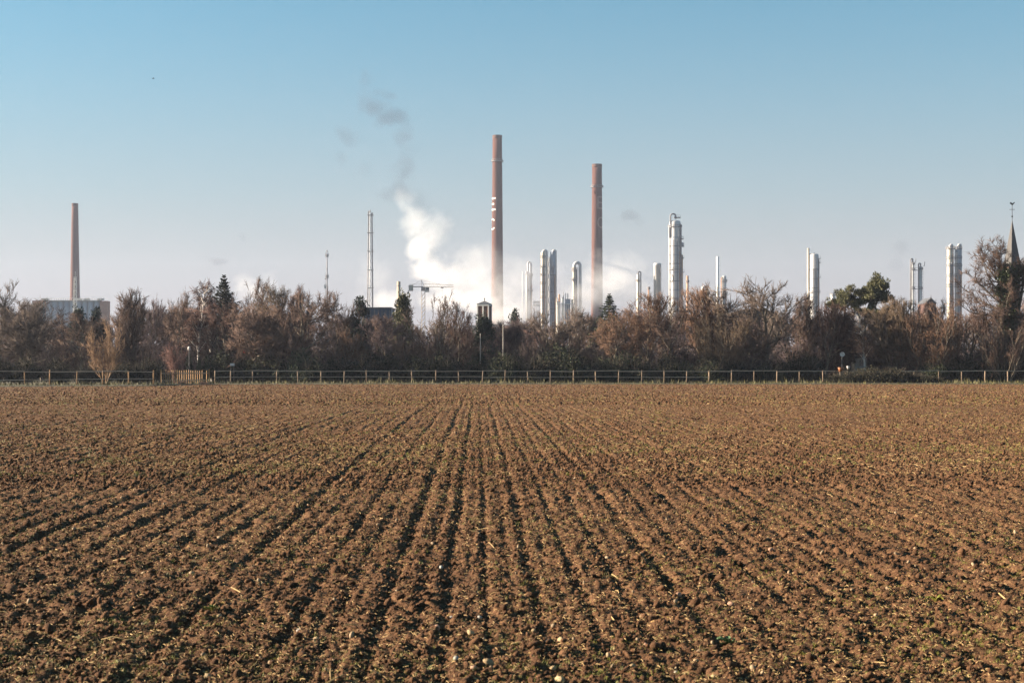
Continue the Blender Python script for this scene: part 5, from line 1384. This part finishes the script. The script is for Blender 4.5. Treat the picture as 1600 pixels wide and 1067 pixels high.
column('capped_column', 'smooth silver column with a flat cap left of the tallest column', 1027, 411, 11.6, 820, 'steel', 'lid', ladder=(5.2, 418, 470))

r_ = column('main_column', 'tallest silver column with a gooseneck pipe and side platforms right of the second chimney', 1054.6, 344.5, 18.0, 780, 'steel', 'dome',
            plats=((355.5, 22.5), (422, 23)), ladder=(5, 358, 470), pipes=((-9.6, 352, .32, 'steel'), (8.8, 350, .42, 'steel_dark'), (10.6, 398, .4, 'steel_rust')))
u_ = m_per_px(780); zz = lambda y_: at(0, y_, 780)[1]
b = MB(); pts = [(-7.6 * u_, -2, zz(372)), (-7.6 * u_, -2, zz(338))] + [(-7.6 * u_ + (3.0 - 3.0 * math.cos(R(a))) * u_ * 1.35, -2, zz(338) + 3.0 * math.sin(R(a)) * u_) for a in range(20, 181, 20)] + [(.5 * u_, -2, zz(343))]
b.tube(pts, .42, 10); b.build('overhead_pipe', M['steel_dark'], r_, smooth=True)
b = MB(); b.box((3 * u_, -1, zz(340.5)), (10 * u_, 3, .4)); 
for s in (-1.5, 4, 7.6): b.bar((s * u_, -2.3, zz(340.5)), (s * u_, -2.3, zz(336.6)), .07, 4)
b.bar((-1.5 * u_, -2.3, zz(337)), (7.6 * u_, -2.3, zz(337)), .07, 4); b.build('top_platform', M['steel_dark'], r_)
for yy, w_ in ((374, 5.0), (385.5, 6.2), (404, 6.0), (426, 7.0)):
    b = MB(); b.box((10.4 * u_, -1.5, zz(yy)), (w_ * u_, 3.0, .35))
    for s in (-.45, 0, .45): b.bar((10.4 * u_ + s * w_ * u_, -2.9, zz(yy)), (10.4 * u_ + s * w_ * u_, -2.9, zz(yy) + 1.4), .07, 4)
    b.bar((10.4 * u_ - .45 * w_ * u_, -2.9, zz(yy) + 1.4), (10.4 * u_ + .45 * w_ * u_, -2.9, zz(yy) + 1.4), .06, 4); b.build('side_platform', M['steel_dark'], r_)
b = MB(); b.lathe([(.8, 0), (.8, 1.6), (.5, 2.0)], (11 * u_, -1.5, zz(385)), n=10); b.bar((12 * u_, -1.6, zz(374)), (12 * u_, -1.6, zz(368)), .1, 5); b.build('valve_pot', M['steel_blue'], r_)
b = MB(); b.tube([(-6.8 * u_, -3.0, zz(429))] + [(-6.8 * u_ + 2.6 * u_ * math.sin(R(a)), -3.2, zz(435.5) + 6.2 * u_ * math.cos(R(a))) for a in range(20, 161, 20)] + [(-6.8 * u_, -3.0, zz(441))], .2, 6); b.build('loop_pipe', M['steel_dark'], r_)
for sx, yt, wd, mt in ((11.6, 397, 3.0, 'steel_cream'), (9.4, 402, 1.6, 'steel_rust')):
    b = MB(); b.lathe([(wd * u_ / 2, 0), (wd * u_ / 2, zz(yt) - .5), (.05, zz(yt))], (sx * u_, 1.5, 0), n=14, caps=False); b.build('side_column', M[mt], r_, smooth=True)
column('process_column', 'narrow rusty column with a cream cap right of the tallest column', 1074, 431, 3.8, 760, 'steel_rust', 'open', plats=((441.5, 5.6),), ladder=(1.4, 442, 470))
column('process_column', 'rusty yellow column with a thick hooked dark pipe above the orange-topped tree', 1105, 452.5, 7.0, 740, 'steel_tan', 'dome', goose=(-7.4, 448, .8), plats=((460, 9.5),))
column('white_stack', 'tall thin plain white stack in the right half', 1121.3, 401, 4.2, 800, 'white_paint', 'open', group=None, cat='stack')
column('process_column', 'rusty-footed column with a dark domed head right of the thin white stack', 1131.6, 431, 6.8, 760, 'steel', 'dome', plats=((440.5, 9.5), (460, 10)), ladder=(-3.4, 432, 480), pipes=((-4.6, 433, .3, 'steel_rust'),))
column('thin_pole', 'thin dark pole right of the rusty-footed domed column', 1141.3, 460, 1.2, 740, 'steel_dark', 'open', group=None, cat='pole')
r_ = column('process_column', 'shiny domed column joined to a taller thin stack, right of the open-crowned tree', 1272, 396.5, 14.2, 760, 'steel', 'dome', plats=((457.5, 19.5),), ladder=(1, 402, 470), pipes=((6.6, 405, .35, 'steel_dark'), (-2.2, 412, .2, 'steel_dark')))
column('', '', 1263, 388, 3.8, 760, 'steel_cream', 'open', root=r_)
u_ = m_per_px(760); b = MB(); b.bar((-8.4 * u_, -.5, at(0, 397.5, 760)[1]), (.5 * u_, -.5, at(0, 396.8, 760)[1]), .2, 6); b.bar((.4 * u_, -.5, at(0, 400, 760)[1]), (.4 * u_, -.5, at(0, 395.5, 760)[1]), .22, 6); b.build('cross_pipe', M['steel_dark'], r_)
for yy in (404.5, 411, 434):
    b = MB(); b.box((7.4 * u_, -1.2, at(0, yy, 760)[1]), (3.4 * u_, 2.6, .3)); b.bar((8.9 * u_, -2.2, at(0, yy, 760)[1]), (8.9 * u_, -2.2, at(0, yy, 760)[1] + 1.3), .07, 4); b.build('side_platform', M['steel_dark'], r_)
column('process_column', 'small pale column with a blue ladder cage left of the two-crowned pine', 1301.3, 459, 7.2, 720, 'steel', 'dome', plats=((462, 10),), ladder=(2.8, 459, 480))
r_ = column('process_column', 'pair of slender silver columns linked by two walkways right of the pine', 1426, 411, 4.4, 760, 'steel', 'dome', plats=((413.5, 6.6), (422.5, 7.0), (452, 6.8)), goose=(-3.2, 404.5, .35), ladder=(2.2, 412, 470))
column('', '', 1438.4, 416.5, 4.8, 760, 'steel', 'dome', root=r_, plats=((421.5, 7.6), (452, 6.6)), goose=(-3.2, 411.5, .35), ladder=(2.2, 418, 470))
b = MB()
for yy in (422.5, 452): b.box((6.2 * u_, 0, at(0, yy, 760)[1] + .1), (8.0 * u_, 1.4, .3)); b.bar((2.4 * u_, -.7, at(0, yy, 760)[1] + 1.3), (10 * u_, -.7, at(0, yy, 760)[1] + 1.3), .06, 4)
b.build('walkway', M['steel_dark'], r_)
for px_, y0, y1 in ((1430.2, 404, 412), (1444, 409, 417)):
    b = MB(); b.tube([((px_ - 1426 - 2) * u_, -.6, at(0, y1 - 1, 760)[1]), ((px_ - 1426) * u_, -.6, at(0, y1 - 1.5, 760)[1]), ((px_ - 1426 + .5) * u_, -.6, at(0, y0, 760)[1])], .16, 6); b.build('vent_pipe', M['steel_dark'], r_)
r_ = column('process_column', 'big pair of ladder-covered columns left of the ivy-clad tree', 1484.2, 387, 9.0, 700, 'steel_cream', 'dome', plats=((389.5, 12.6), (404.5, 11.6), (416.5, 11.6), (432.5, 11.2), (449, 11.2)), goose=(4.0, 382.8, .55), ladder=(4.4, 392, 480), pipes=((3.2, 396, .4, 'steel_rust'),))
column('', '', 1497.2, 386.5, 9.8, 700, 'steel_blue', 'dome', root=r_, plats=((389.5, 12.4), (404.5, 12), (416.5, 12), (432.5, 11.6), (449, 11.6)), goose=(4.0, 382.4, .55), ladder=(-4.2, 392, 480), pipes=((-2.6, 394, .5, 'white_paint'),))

# a bird far off over the field
def bird():
    Y = 170.0; x, z = at(239.5, 123, Y); root = empty('flying_bird', (x, Y, z)); tag(root, 'tiny dark bird high in the sky at the upper left', 'bird')
    b = MB(); b.tube([(-.24, 0, .0), (-.16, 0, .01), (-.02, 0, 0), (.12, 0, .01), (.2, 0, .03), (.27, 0, .02)], [.015, .05, .075, .06, .045, .006], 8)
    for s in (-1, 1):
        V = [(.08, s * .05, .02), (-.08, s * .05, .02), (.06, s * .3, .10), (-.06, s * .28, .10), (-.04, s * .52, .05)]
        V += [(p[0], p[1], p[2] - .015) for p in V]
        b.add(V, [(0, 1, 3, 2), (2, 3, 4), (7, 8, 6, 5), (9, 8, 7), (0, 2, 7, 5), (2, 4, 9, 7), (4, 3, 8, 9), (3, 1, 6, 8)])
    b.add([(-.2, -.02, .01), (-.2, .02, .01), (-.42, .07, .01), (-.42, -.07, .01), (-.3, 0, -.01)], [(0, 1, 2, 3), (0, 3, 4), (1, 0, 4), (2, 1, 4), (3, 2, 4)])
    b.build('body', M['feather'], root)
    root.rotation_euler = (0, 0, R(18)); root.scale = (.62, .62, .62)
bird()


# ================================================================ stones and weeds at the near end of the field
def on_field(px, py):
    """where the sight line through a photo pixel meets the field"""
    y = 10.0
    for _ in range(40): y = FPX * (CH - float(swell(np.array(y)))) / (py - HOR)
    x = (px - 800) * y / FPX
    return x, y, float(soil_height(np.array([x]), np.array([y]))[0] + swell(np.array(y)))
stone_me = [lump_mesh('stone_%d' % k, 300 + k, 2, 0.34, .66) for k in range(5)]
STONES = [(763, 1040, 18, 'stone_cream', 'larger of two cream round stones touching at the bottom centre'), (765, 1048, 10, 'stone_cream', 'smaller cream stone pressed against the larger round one at the bottom centre'),
          (735, 994, 13, 'stone_cream', 'cream oval stone in a row furrow above the touching pair'), (858, 996, 12, 'stone_pink', 'pinkish round stone beside a cream stone right of the bottom centre'),
          (878, 999, 13, 'stone_cream', 'cream long stone just right of the pinkish round stone'), (864, 1049, 11, 'stone_cream', 'pale stone alone near the bottom edge right of the touching pair'),
          (712, 1035, 10, 'stone_white', 'whitish pink stone left of the touching pair'), (740, 1054, 11, 'stone_pink', 'tilted pink stone below left of the touching pair'),
          (688, 1062, 12, 'stone_pink', 'pink stone cut by the bottom edge left of centre'), (876, 1063, 20, 'stone_cream', 'flat cream stone cut by the bottom edge right of centre'),
          (988, 1040, 10, 'stone_cream', 'yellowish stone by itself near the bottom right of centre'), (1115, 1057, 14, 'stone_cream', 'cream stone at the bottom edge below the grey-green weed'),
          (1088, 1032, 9, 'stone_cream', 'small pale stone below left of the grey-green weed'), (1057, 1046, 8, 'stone_white', 'small whitish stone near the bottom edge left of the weed'),
          (1143, 944, 11, 'stone_pink', 'orange-pink stone above the grey-green weed'), (1060, 930, 11, 'stone_pink', 'brown upright stone in a furrow right of centre'),
          (689, 890, 7, 'stone_white', 'small bright white stone in a furrow left of centre'), (750, 966, 8, 'stone_white', 'white stone fragment above the cream oval stone'),
          (706, 965, 7, 'stone_white', 'white pebble-like stone left of the white fragment'), (835, 987, 8, 'stone_cream', 'small cream stone in the central furrow above the pinkish stone'),
          (1008, 1010, 8, 'stone_pink', 'dull pink stone between the yellowish stone and the weed'), (324, 1055, 12, 'stone_cream', 'pale brown stone at the bottom left'),
          (343, 967, 9, 'stone_cream', 'yellow upright stone in the left foreground'), (468, 985, 10, 'stone_white', 'whitish stone in the foreground left of the deep furrow'),
          (495, 1001, 10, 'stone_cream', 'cream stone right of the whitish stone in the left foreground'), (583, 983, 8, 'stone_cream', 'small cream stone by the deep furrow in the left foreground'),
          (682, 990, 13, 'stone_pink', 'earth-coloured flat stone left of the cream oval stone'), (1205, 860, 9, 'stone_pink', 'pale tan stone in the middle distance on the right')]
for i, (px, py, d_, mt, lb) in enumerate(STONES):
    x, y, z = on_field(px, py); r = d_ * y / FPX / 2
    o = bpy.data.objects.new('stone', stone_me[i % 5]); COL.objects.link(o)
    if not stone_me[i % 5].materials: stone_me[i % 5].materials.append(M[mt])
    o.material_slots[0].link = 'OBJECT'; o.material_slots[0].material = M[mt]
    o.location = (x, y, z + r * .38); o.scale = (r * 1.05, r * .95, r * (1.3 if 'upright' in lb else 1.0)); o.rotation_euler = (.3 * math.sin(i * 3.1), .3 * math.cos(i * 1.7), i * 1.3)
    tag(o, lb, 'stone', 'stones lying on the near field')

def weed(px, py, wpx, mt, label, n, seed, hh):
    x, y, z = on_field(px, py); s = wpx * y / FPX / 2
    root = empty('weed', (x, y, z)); tag(root, label, 'weed', 'weeds on the bare field')
    rs = np.random.RandomState(seed)
    for k in range(n):
        a = 6.283 * k / n + rs.uniform(-.3, .3); L = s * rs.uniform(.65, 1.1); up = hh * rs.uniform(.6, 1.2)
        b = MB(); m = 5; V = []; F = []
        for i in range(m + 1):
            t = i / m; wv = L * .22 * math.sin(math.pi * min(t + .12, 1)) * (1.25 if i % 2 else .8); zz_ = up * s * math.sin(t * 2.2) * .9
            cx, cy = math.cos(a) * L * t, math.sin(a) * L * t
            V += [(cx - math.sin(a) * wv, cy + math.cos(a) * wv, zz_ + .006), (cx, cy, zz_ - .004), (cx + math.sin(a) * wv, cy - math.cos(a) * wv, zz_ + .006)]
        for i in range(m): F += [(i * 3, i * 3 + 1, i * 3 + 4, i * 3 + 3), (i * 3 + 1, i * 3 + 2, i * 3 + 5, i * 3 + 4)]
        b.add(V, F); b.build('leaf', M[mt], root)
weed(1138, 1003, 48, 'weed', 'grey-green leafy weed near the bottom right of centre', 13, 1, .55)
weed(261, 692, 10, 'weed_dark', 'dark green tuft standing alone in the left middle of the field', 14, 2, 1.2)
weed(1500, 671, 10, 'weed_dark', 'flat dark tuft at the far right of the field', 10, 3, .4)
weed(1462, 932, 30, 'sprout', 'yellow-green weed tuft in the right foreground', 12, 4, .6)
weed(330, 960, 30, 'sprout', 'yellow-green weed tuft in the left foreground', 12, 5, .7)
weed(1412, 611, 14, 'sprout', 'faint green tuft close to the far edge on the right', 10, 6, .5)

def mole_hole():
    x, y, z = on_field(760, 691); u = y / FPX
    V = []; n = 18
    prof = [(1.0, -.03), (.7, .35), (.45, .95), (.25, 1.0), (.1, .8)]
    rs = np.random.RandomState(8); wob = rs.uniform(.75, 1.25, n)
    b = MB(); V = []; F = []
    for r, h in prof:
        for k in range(n): a = 6.283 * k / n; V.append((x + 7.5 * u * r * math.cos(a) * wob[k], y + 7.0 * u * r * math.sin(a) * wob[k], z + h * 3.0 * u * wob[(k * 5) % n] - .01))
    for i in range(len(prof) - 1):
        for k in range(n): F.append((i * n + k, i * n + (k + 1) % n, (i + 1) * n + (k + 1) % n, (i + 1) * n + k))
    F.append(tuple((len(prof) - 1) * n + k for k in range(n)))
    b.add(V, F); o = b.build('earth_mound', M['roof_brown'], None); tag(o, 'small dark earth mound on a central row in the middle of the field', 'mound')
mole_hole()


# ================================================================ steam and smoke
def vapour(name, puffs, color, scale, A, C, sharp, aniso=.2, step=.22):
    """volume material: ragged billows cut from noise inside a field of round puffs (x, y, z, rx, ry, rz, density)"""
    m = bpy.data.materials.new(name); m.use_nodes = True; n = m.node_tree; L = n.links
    m.cycles.volume_step_rate = step
    for nd in list(n.nodes):
        if nd.type != 'OUTPUT_MATERIAL': n.nodes.remove(nd)
    out = [x for x in n.nodes if x.type == 'OUTPUT_MATERIAL'][0]
    pv = n.nodes.new('ShaderNodeVolumePrincipled'); pv.inputs['Color'].default_value = (*color, 1); pv.inputs['Anisotropy'].default_value = aniso
    pv.inputs['Density Attribute'].default_value = ''
    ge = n.nodes.new('ShaderNodeNewGeometry')
    wz = n.nodes.new('ShaderNodeTexNoise'); wz.inputs['Scale'].default_value = scale * .5; wz.inputs['Detail'].default_value = 3
    L.new(ge.outputs['Position'], wz.inputs['Vector'])
    w1 = n.nodes.new('ShaderNodeVectorMath'); w1.operation = 'SUBTRACT'; w1.inputs[1].default_value = (.5, .5, .5); L.new(wz.outputs['Color'], w1.inputs[0])
    w2 = n.nodes.new('ShaderNodeVectorMath'); w2.operation = 'SCALE'; w2.inputs['Scale'].default_value = 1.1 / scale; L.new(w1.outputs[0], w2.inputs[0])
    w3 = n.nodes.new('ShaderNodeVectorMath'); w3.operation = 'ADD'; L.new(ge.outputs['Position'], w3.inputs[0]); L.new(w2.outputs[0], w3.inputs[1])
    def math_(op, a, b, clamp=False):
        q = n.nodes.new('ShaderNodeMath'); q.operation = op; q.use_clamp = clamp
        for k, v in enumerate((a, b)):
            if hasattr(v, 'links'): L.new(v, q.inputs[k])
            else: q.inputs[k].default_value = v
        return q.outputs[0]
    F = None; W = None
    for (x, y, z, rx, ry, rz, dn) in puffs:
        mp = n.nodes.new('ShaderNodeMapping'); mp.vector_type = 'POINT'
        mp.inputs['Location'].default_value = (-x / rx, -y / ry, -z / rz); mp.inputs['Scale'].default_value = (1 / rx, 1 / ry, 1 / rz)
        L.new(w3.outputs[0], mp.inputs[0])
        ln = n.nodes.new('ShaderNodeVectorMath'); ln.operation = 'LENGTH'; L.new(mp.outputs[0], ln.inputs[0])
        fl = n.nodes.new('ShaderNodeMapRange'); fl.interpolation_type = 'SMOOTHSTEP'
        fl.inputs[1].default_value = 1.0; fl.inputs[2].default_value = 0.1; fl.inputs[3].default_value = 0.0; fl.inputs[4].default_value = 1.0
        L.new(ln.outputs['Value'], fl.inputs[0]); f = fl.outputs[0]
        wd = math_('MULTIPLY', math_('POWER', f, .5), dn)
        F = f if F is None else math_('MAXIMUM', F, f); W = wd if W is None else math_('MAXIMUM', W, wd)
    nz = n.nodes.new('ShaderNodeTexNoise'); nz.inputs['Scale'].default_value = scale; nz.inputs['Detail'].default_value = 5; nz.inputs['Roughness'].default_value = .6
    nz.inputs['Distortion'].default_value = .6
    L.new(ge.outputs['Position'], nz.inputs['Vector'])
    d = math_('ADD', math_('ADD', math_('MULTIPLY', F, A), nz.outputs[0]), -C)
    d = math_('MULTIPLY', math_('MULTIPLY', d, sharp, True), W)
    L.new(d, pv.inputs['Density']); L.new(pv.outputs[0], out.inputs['Volume'])
    return m

_me = lump_mesh('puff', 1, 2, 0.0, 1.0)
_PV = np.array([v.co[:] for v in _me.vertices]); _PV /= np.linalg.norm(_PV, axis=1, keepdims=True)
_PT = np.array([p.vertices[:] for p in _me.polygons])
def plume(name, label, puffs, color, scale, A, C, sharp, cat='steam', voxel=3.0, aniso=.2):
    """one body of vapour: its outline is the union of the puffs; puffs = (px, py, Y, rx px, rz px, density)"""
    V, T, data = [], [], []
    for i, (px, py, Y, rx, rz, dn) in enumerate(puffs):
        u = m_per_px(Y); x, z = at(px, py, Y); r3 = (rx * u, max(rx, rz) * u * .8, rz * u)
        data.append((x, Y, z, *r3, dn)); V.append(_PV * np.array(r3) * 1.05 + np.array((x, Y, z))); T.append(_PT + i * len(_PV))
    me = np_mesh(name, np.concatenate(V), T=np.concatenate(T))
    tmp = bpy.data.objects.new(name + '_tmp', me); COL.objects.link(tmp)
    md = tmp.modifiers.new('union', 'REMESH'); md.mode = 'VOXEL'; md.voxel_size = voxel
    dg = bpy.context.evaluated_depsgraph_get(); me2 = bpy.data.meshes.new_from_object(tmp.evaluated_get(dg))
    bpy.data.objects.remove(tmp)
    me2.materials.clear()
    o = link(name, me2, vapour(name + '_vapour', data, color, scale, A, C, sharp, aniso)); tag(o, label, cat, kind='stuff')
    return o
WH, SMOKE = (.88, .88, .90), (.10, .115, .155)
plume('steam_plume', 'bright white steam plume rising left of the tallest chimney', [
    (690, 466, 930, 60, 36, .05), (674, 428, 930, 50, 50, .08), (660, 388, 930, 50, 50, .07), (646, 350, 930, 44, 46, .035), (682, 360, 940, 48, 50, .018),
    (634, 314, 935, 34, 40, .022), (610, 472, 925, 70, 36, .035), (586, 436, 940, 52, 60, .009), (720, 436, 940, 66, 56, .022)], WH, .078, .50, .66, 3.0)
plume('smoke_wisp', 'thin grey smoke wisps drifting high above the white steam plume', [
    (626, 296, 930, 44, 40, 0.033), (634, 258, 930, 30, 46, 0.033), (632, 216, 930, 32, 38, 0.035), (614, 186, 930, 56, 28, 0.047), (584, 170, 930, 46, 28, 0.045), (602, 152, 930, 36, 20, 0.035),
    (577, 122, 930, 30, 24, 0.030), (540, 212, 930, 32, 28, 0.033), (532, 246, 930, 20, 32, 0.027), (566, 266, 930, 30, 26, 0.025), (606, 304, 930, 40, 30, 0.027), (654, 332, 950, 60, 46, 0.010), (694, 352, 950, 40, 44, 0.008), (640, 234, 930, 26, 30, .022), (636, 200, 930, 30, 24, .022), (622, 270, 930, 30, 30, .020), (648, 308, 935, 34, 34, .018), (570, 150, 930, 26, 28, .016)], SMOKE, .075, .46, .69, 3.0, 'smoke', aniso=0)
plume('steam_bank', 'low bank of steam drifting around the foot of the tallest chimney', [
    (776, 456, 862, 84, 52, 0.0335), (752, 420, 870, 74, 70, 0.0168), (735, 474, 890, 74, 34, 0.0465), (812, 432, 862, 66, 62, 0.0168), (866, 440, 872, 56, 50, 0.0120), (860, 470, 872, 60, 40, 0.0210), (700, 440, 905, 60, 50, 0.0150), (790, 484, 862, 84, 34, 0.0651), (826, 474, 862, 44, 40, 0.0279)], WH, .066, .48, .64, 2.8)
plume('steam_bank', 'low bank of steam around the foot of the second tallest chimney', [
    (950, 446, 850, 80, 50, 0.0465), (918, 466, 850, 74, 40, 0.0558), (990, 462, 850, 60, 40, 0.0316), (980, 424, 860, 72, 58, 0.0139), (930, 420, 865, 46, 44, 0.0149), (900, 484, 850, 66, 24, 0.0465)], WH, .070, .48, .65, 2.8)
plume('steam_cloud', 'small white steam cloud glowing behind the bare tree right of the dark spruce', [(398, 450, 900, 42, 26, .045), (376, 440, 905, 40, 22, .012), (420, 444, 905, 32, 30, .02)], WH, .085, .50, .66, 2.8)
plume('smoke_wisp', 'faint grey wisp right of the second tallest chimney', [(984, 338, 930, 28, 17, .035), (998, 350, 930, 16, 14, .02)], SMOKE, .11, .50, .66, 4.0, 'smoke', aniso=0)
plume('smoke_wisp', 'faint grey wisp left of the slender column pair at the right', [(1410, 388, 930, 24, 24, .022), (1402, 412, 930, 28, 20, .016)], SMOKE, .09, .50, .66, 4.0, 'smoke', aniso=0)
plume('smoke_wisp', 'faint grey wisp above the dark spruce', [(378, 370, 930, 12, 15, .022)], SMOKE, .11, .50, .66, 4.0, 'smoke', aniso=0)
plume('smoke_wisp', 'faint flat grey wisp above the reddish birch', [(340, 408, 930, 34, 12, .022)], SMOKE, .11, .50, .66, 4.0, 'smoke', aniso=0)

# haze: even air over the whole place
def haze():
    b = MB(); b.box((0, 1110, 89), (3060, 2660, 182))
    me = bpy.data.meshes.new('haze'); me.from_pydata(b.v, [], b.f); me.update()
    m = bpy.data.materials.new('haze'); m.use_nodes = True; n = m.node_tree
    for nd in list(n.nodes):
        if nd.type != 'OUTPUT_MATERIAL': n.nodes.remove(nd)
    out = n.nodes[0]; pv = n.nodes.new('ShaderNodeVolumePrincipled'); pv.inputs['Color'].default_value = (.70, .78, 1.0, 1); pv.inputs['Density'].default_value = 0.00011
    pv.inputs['Density Attribute'].default_value = ''; pv.inputs['Anisotropy'].default_value = .2
    n.links.new(pv.outputs[0], out.inputs['Volume'])
    o = link('haze', me, m); tag(o, 'thin even winter haze over field and plant', 'haze', kind='stuff')
haze()
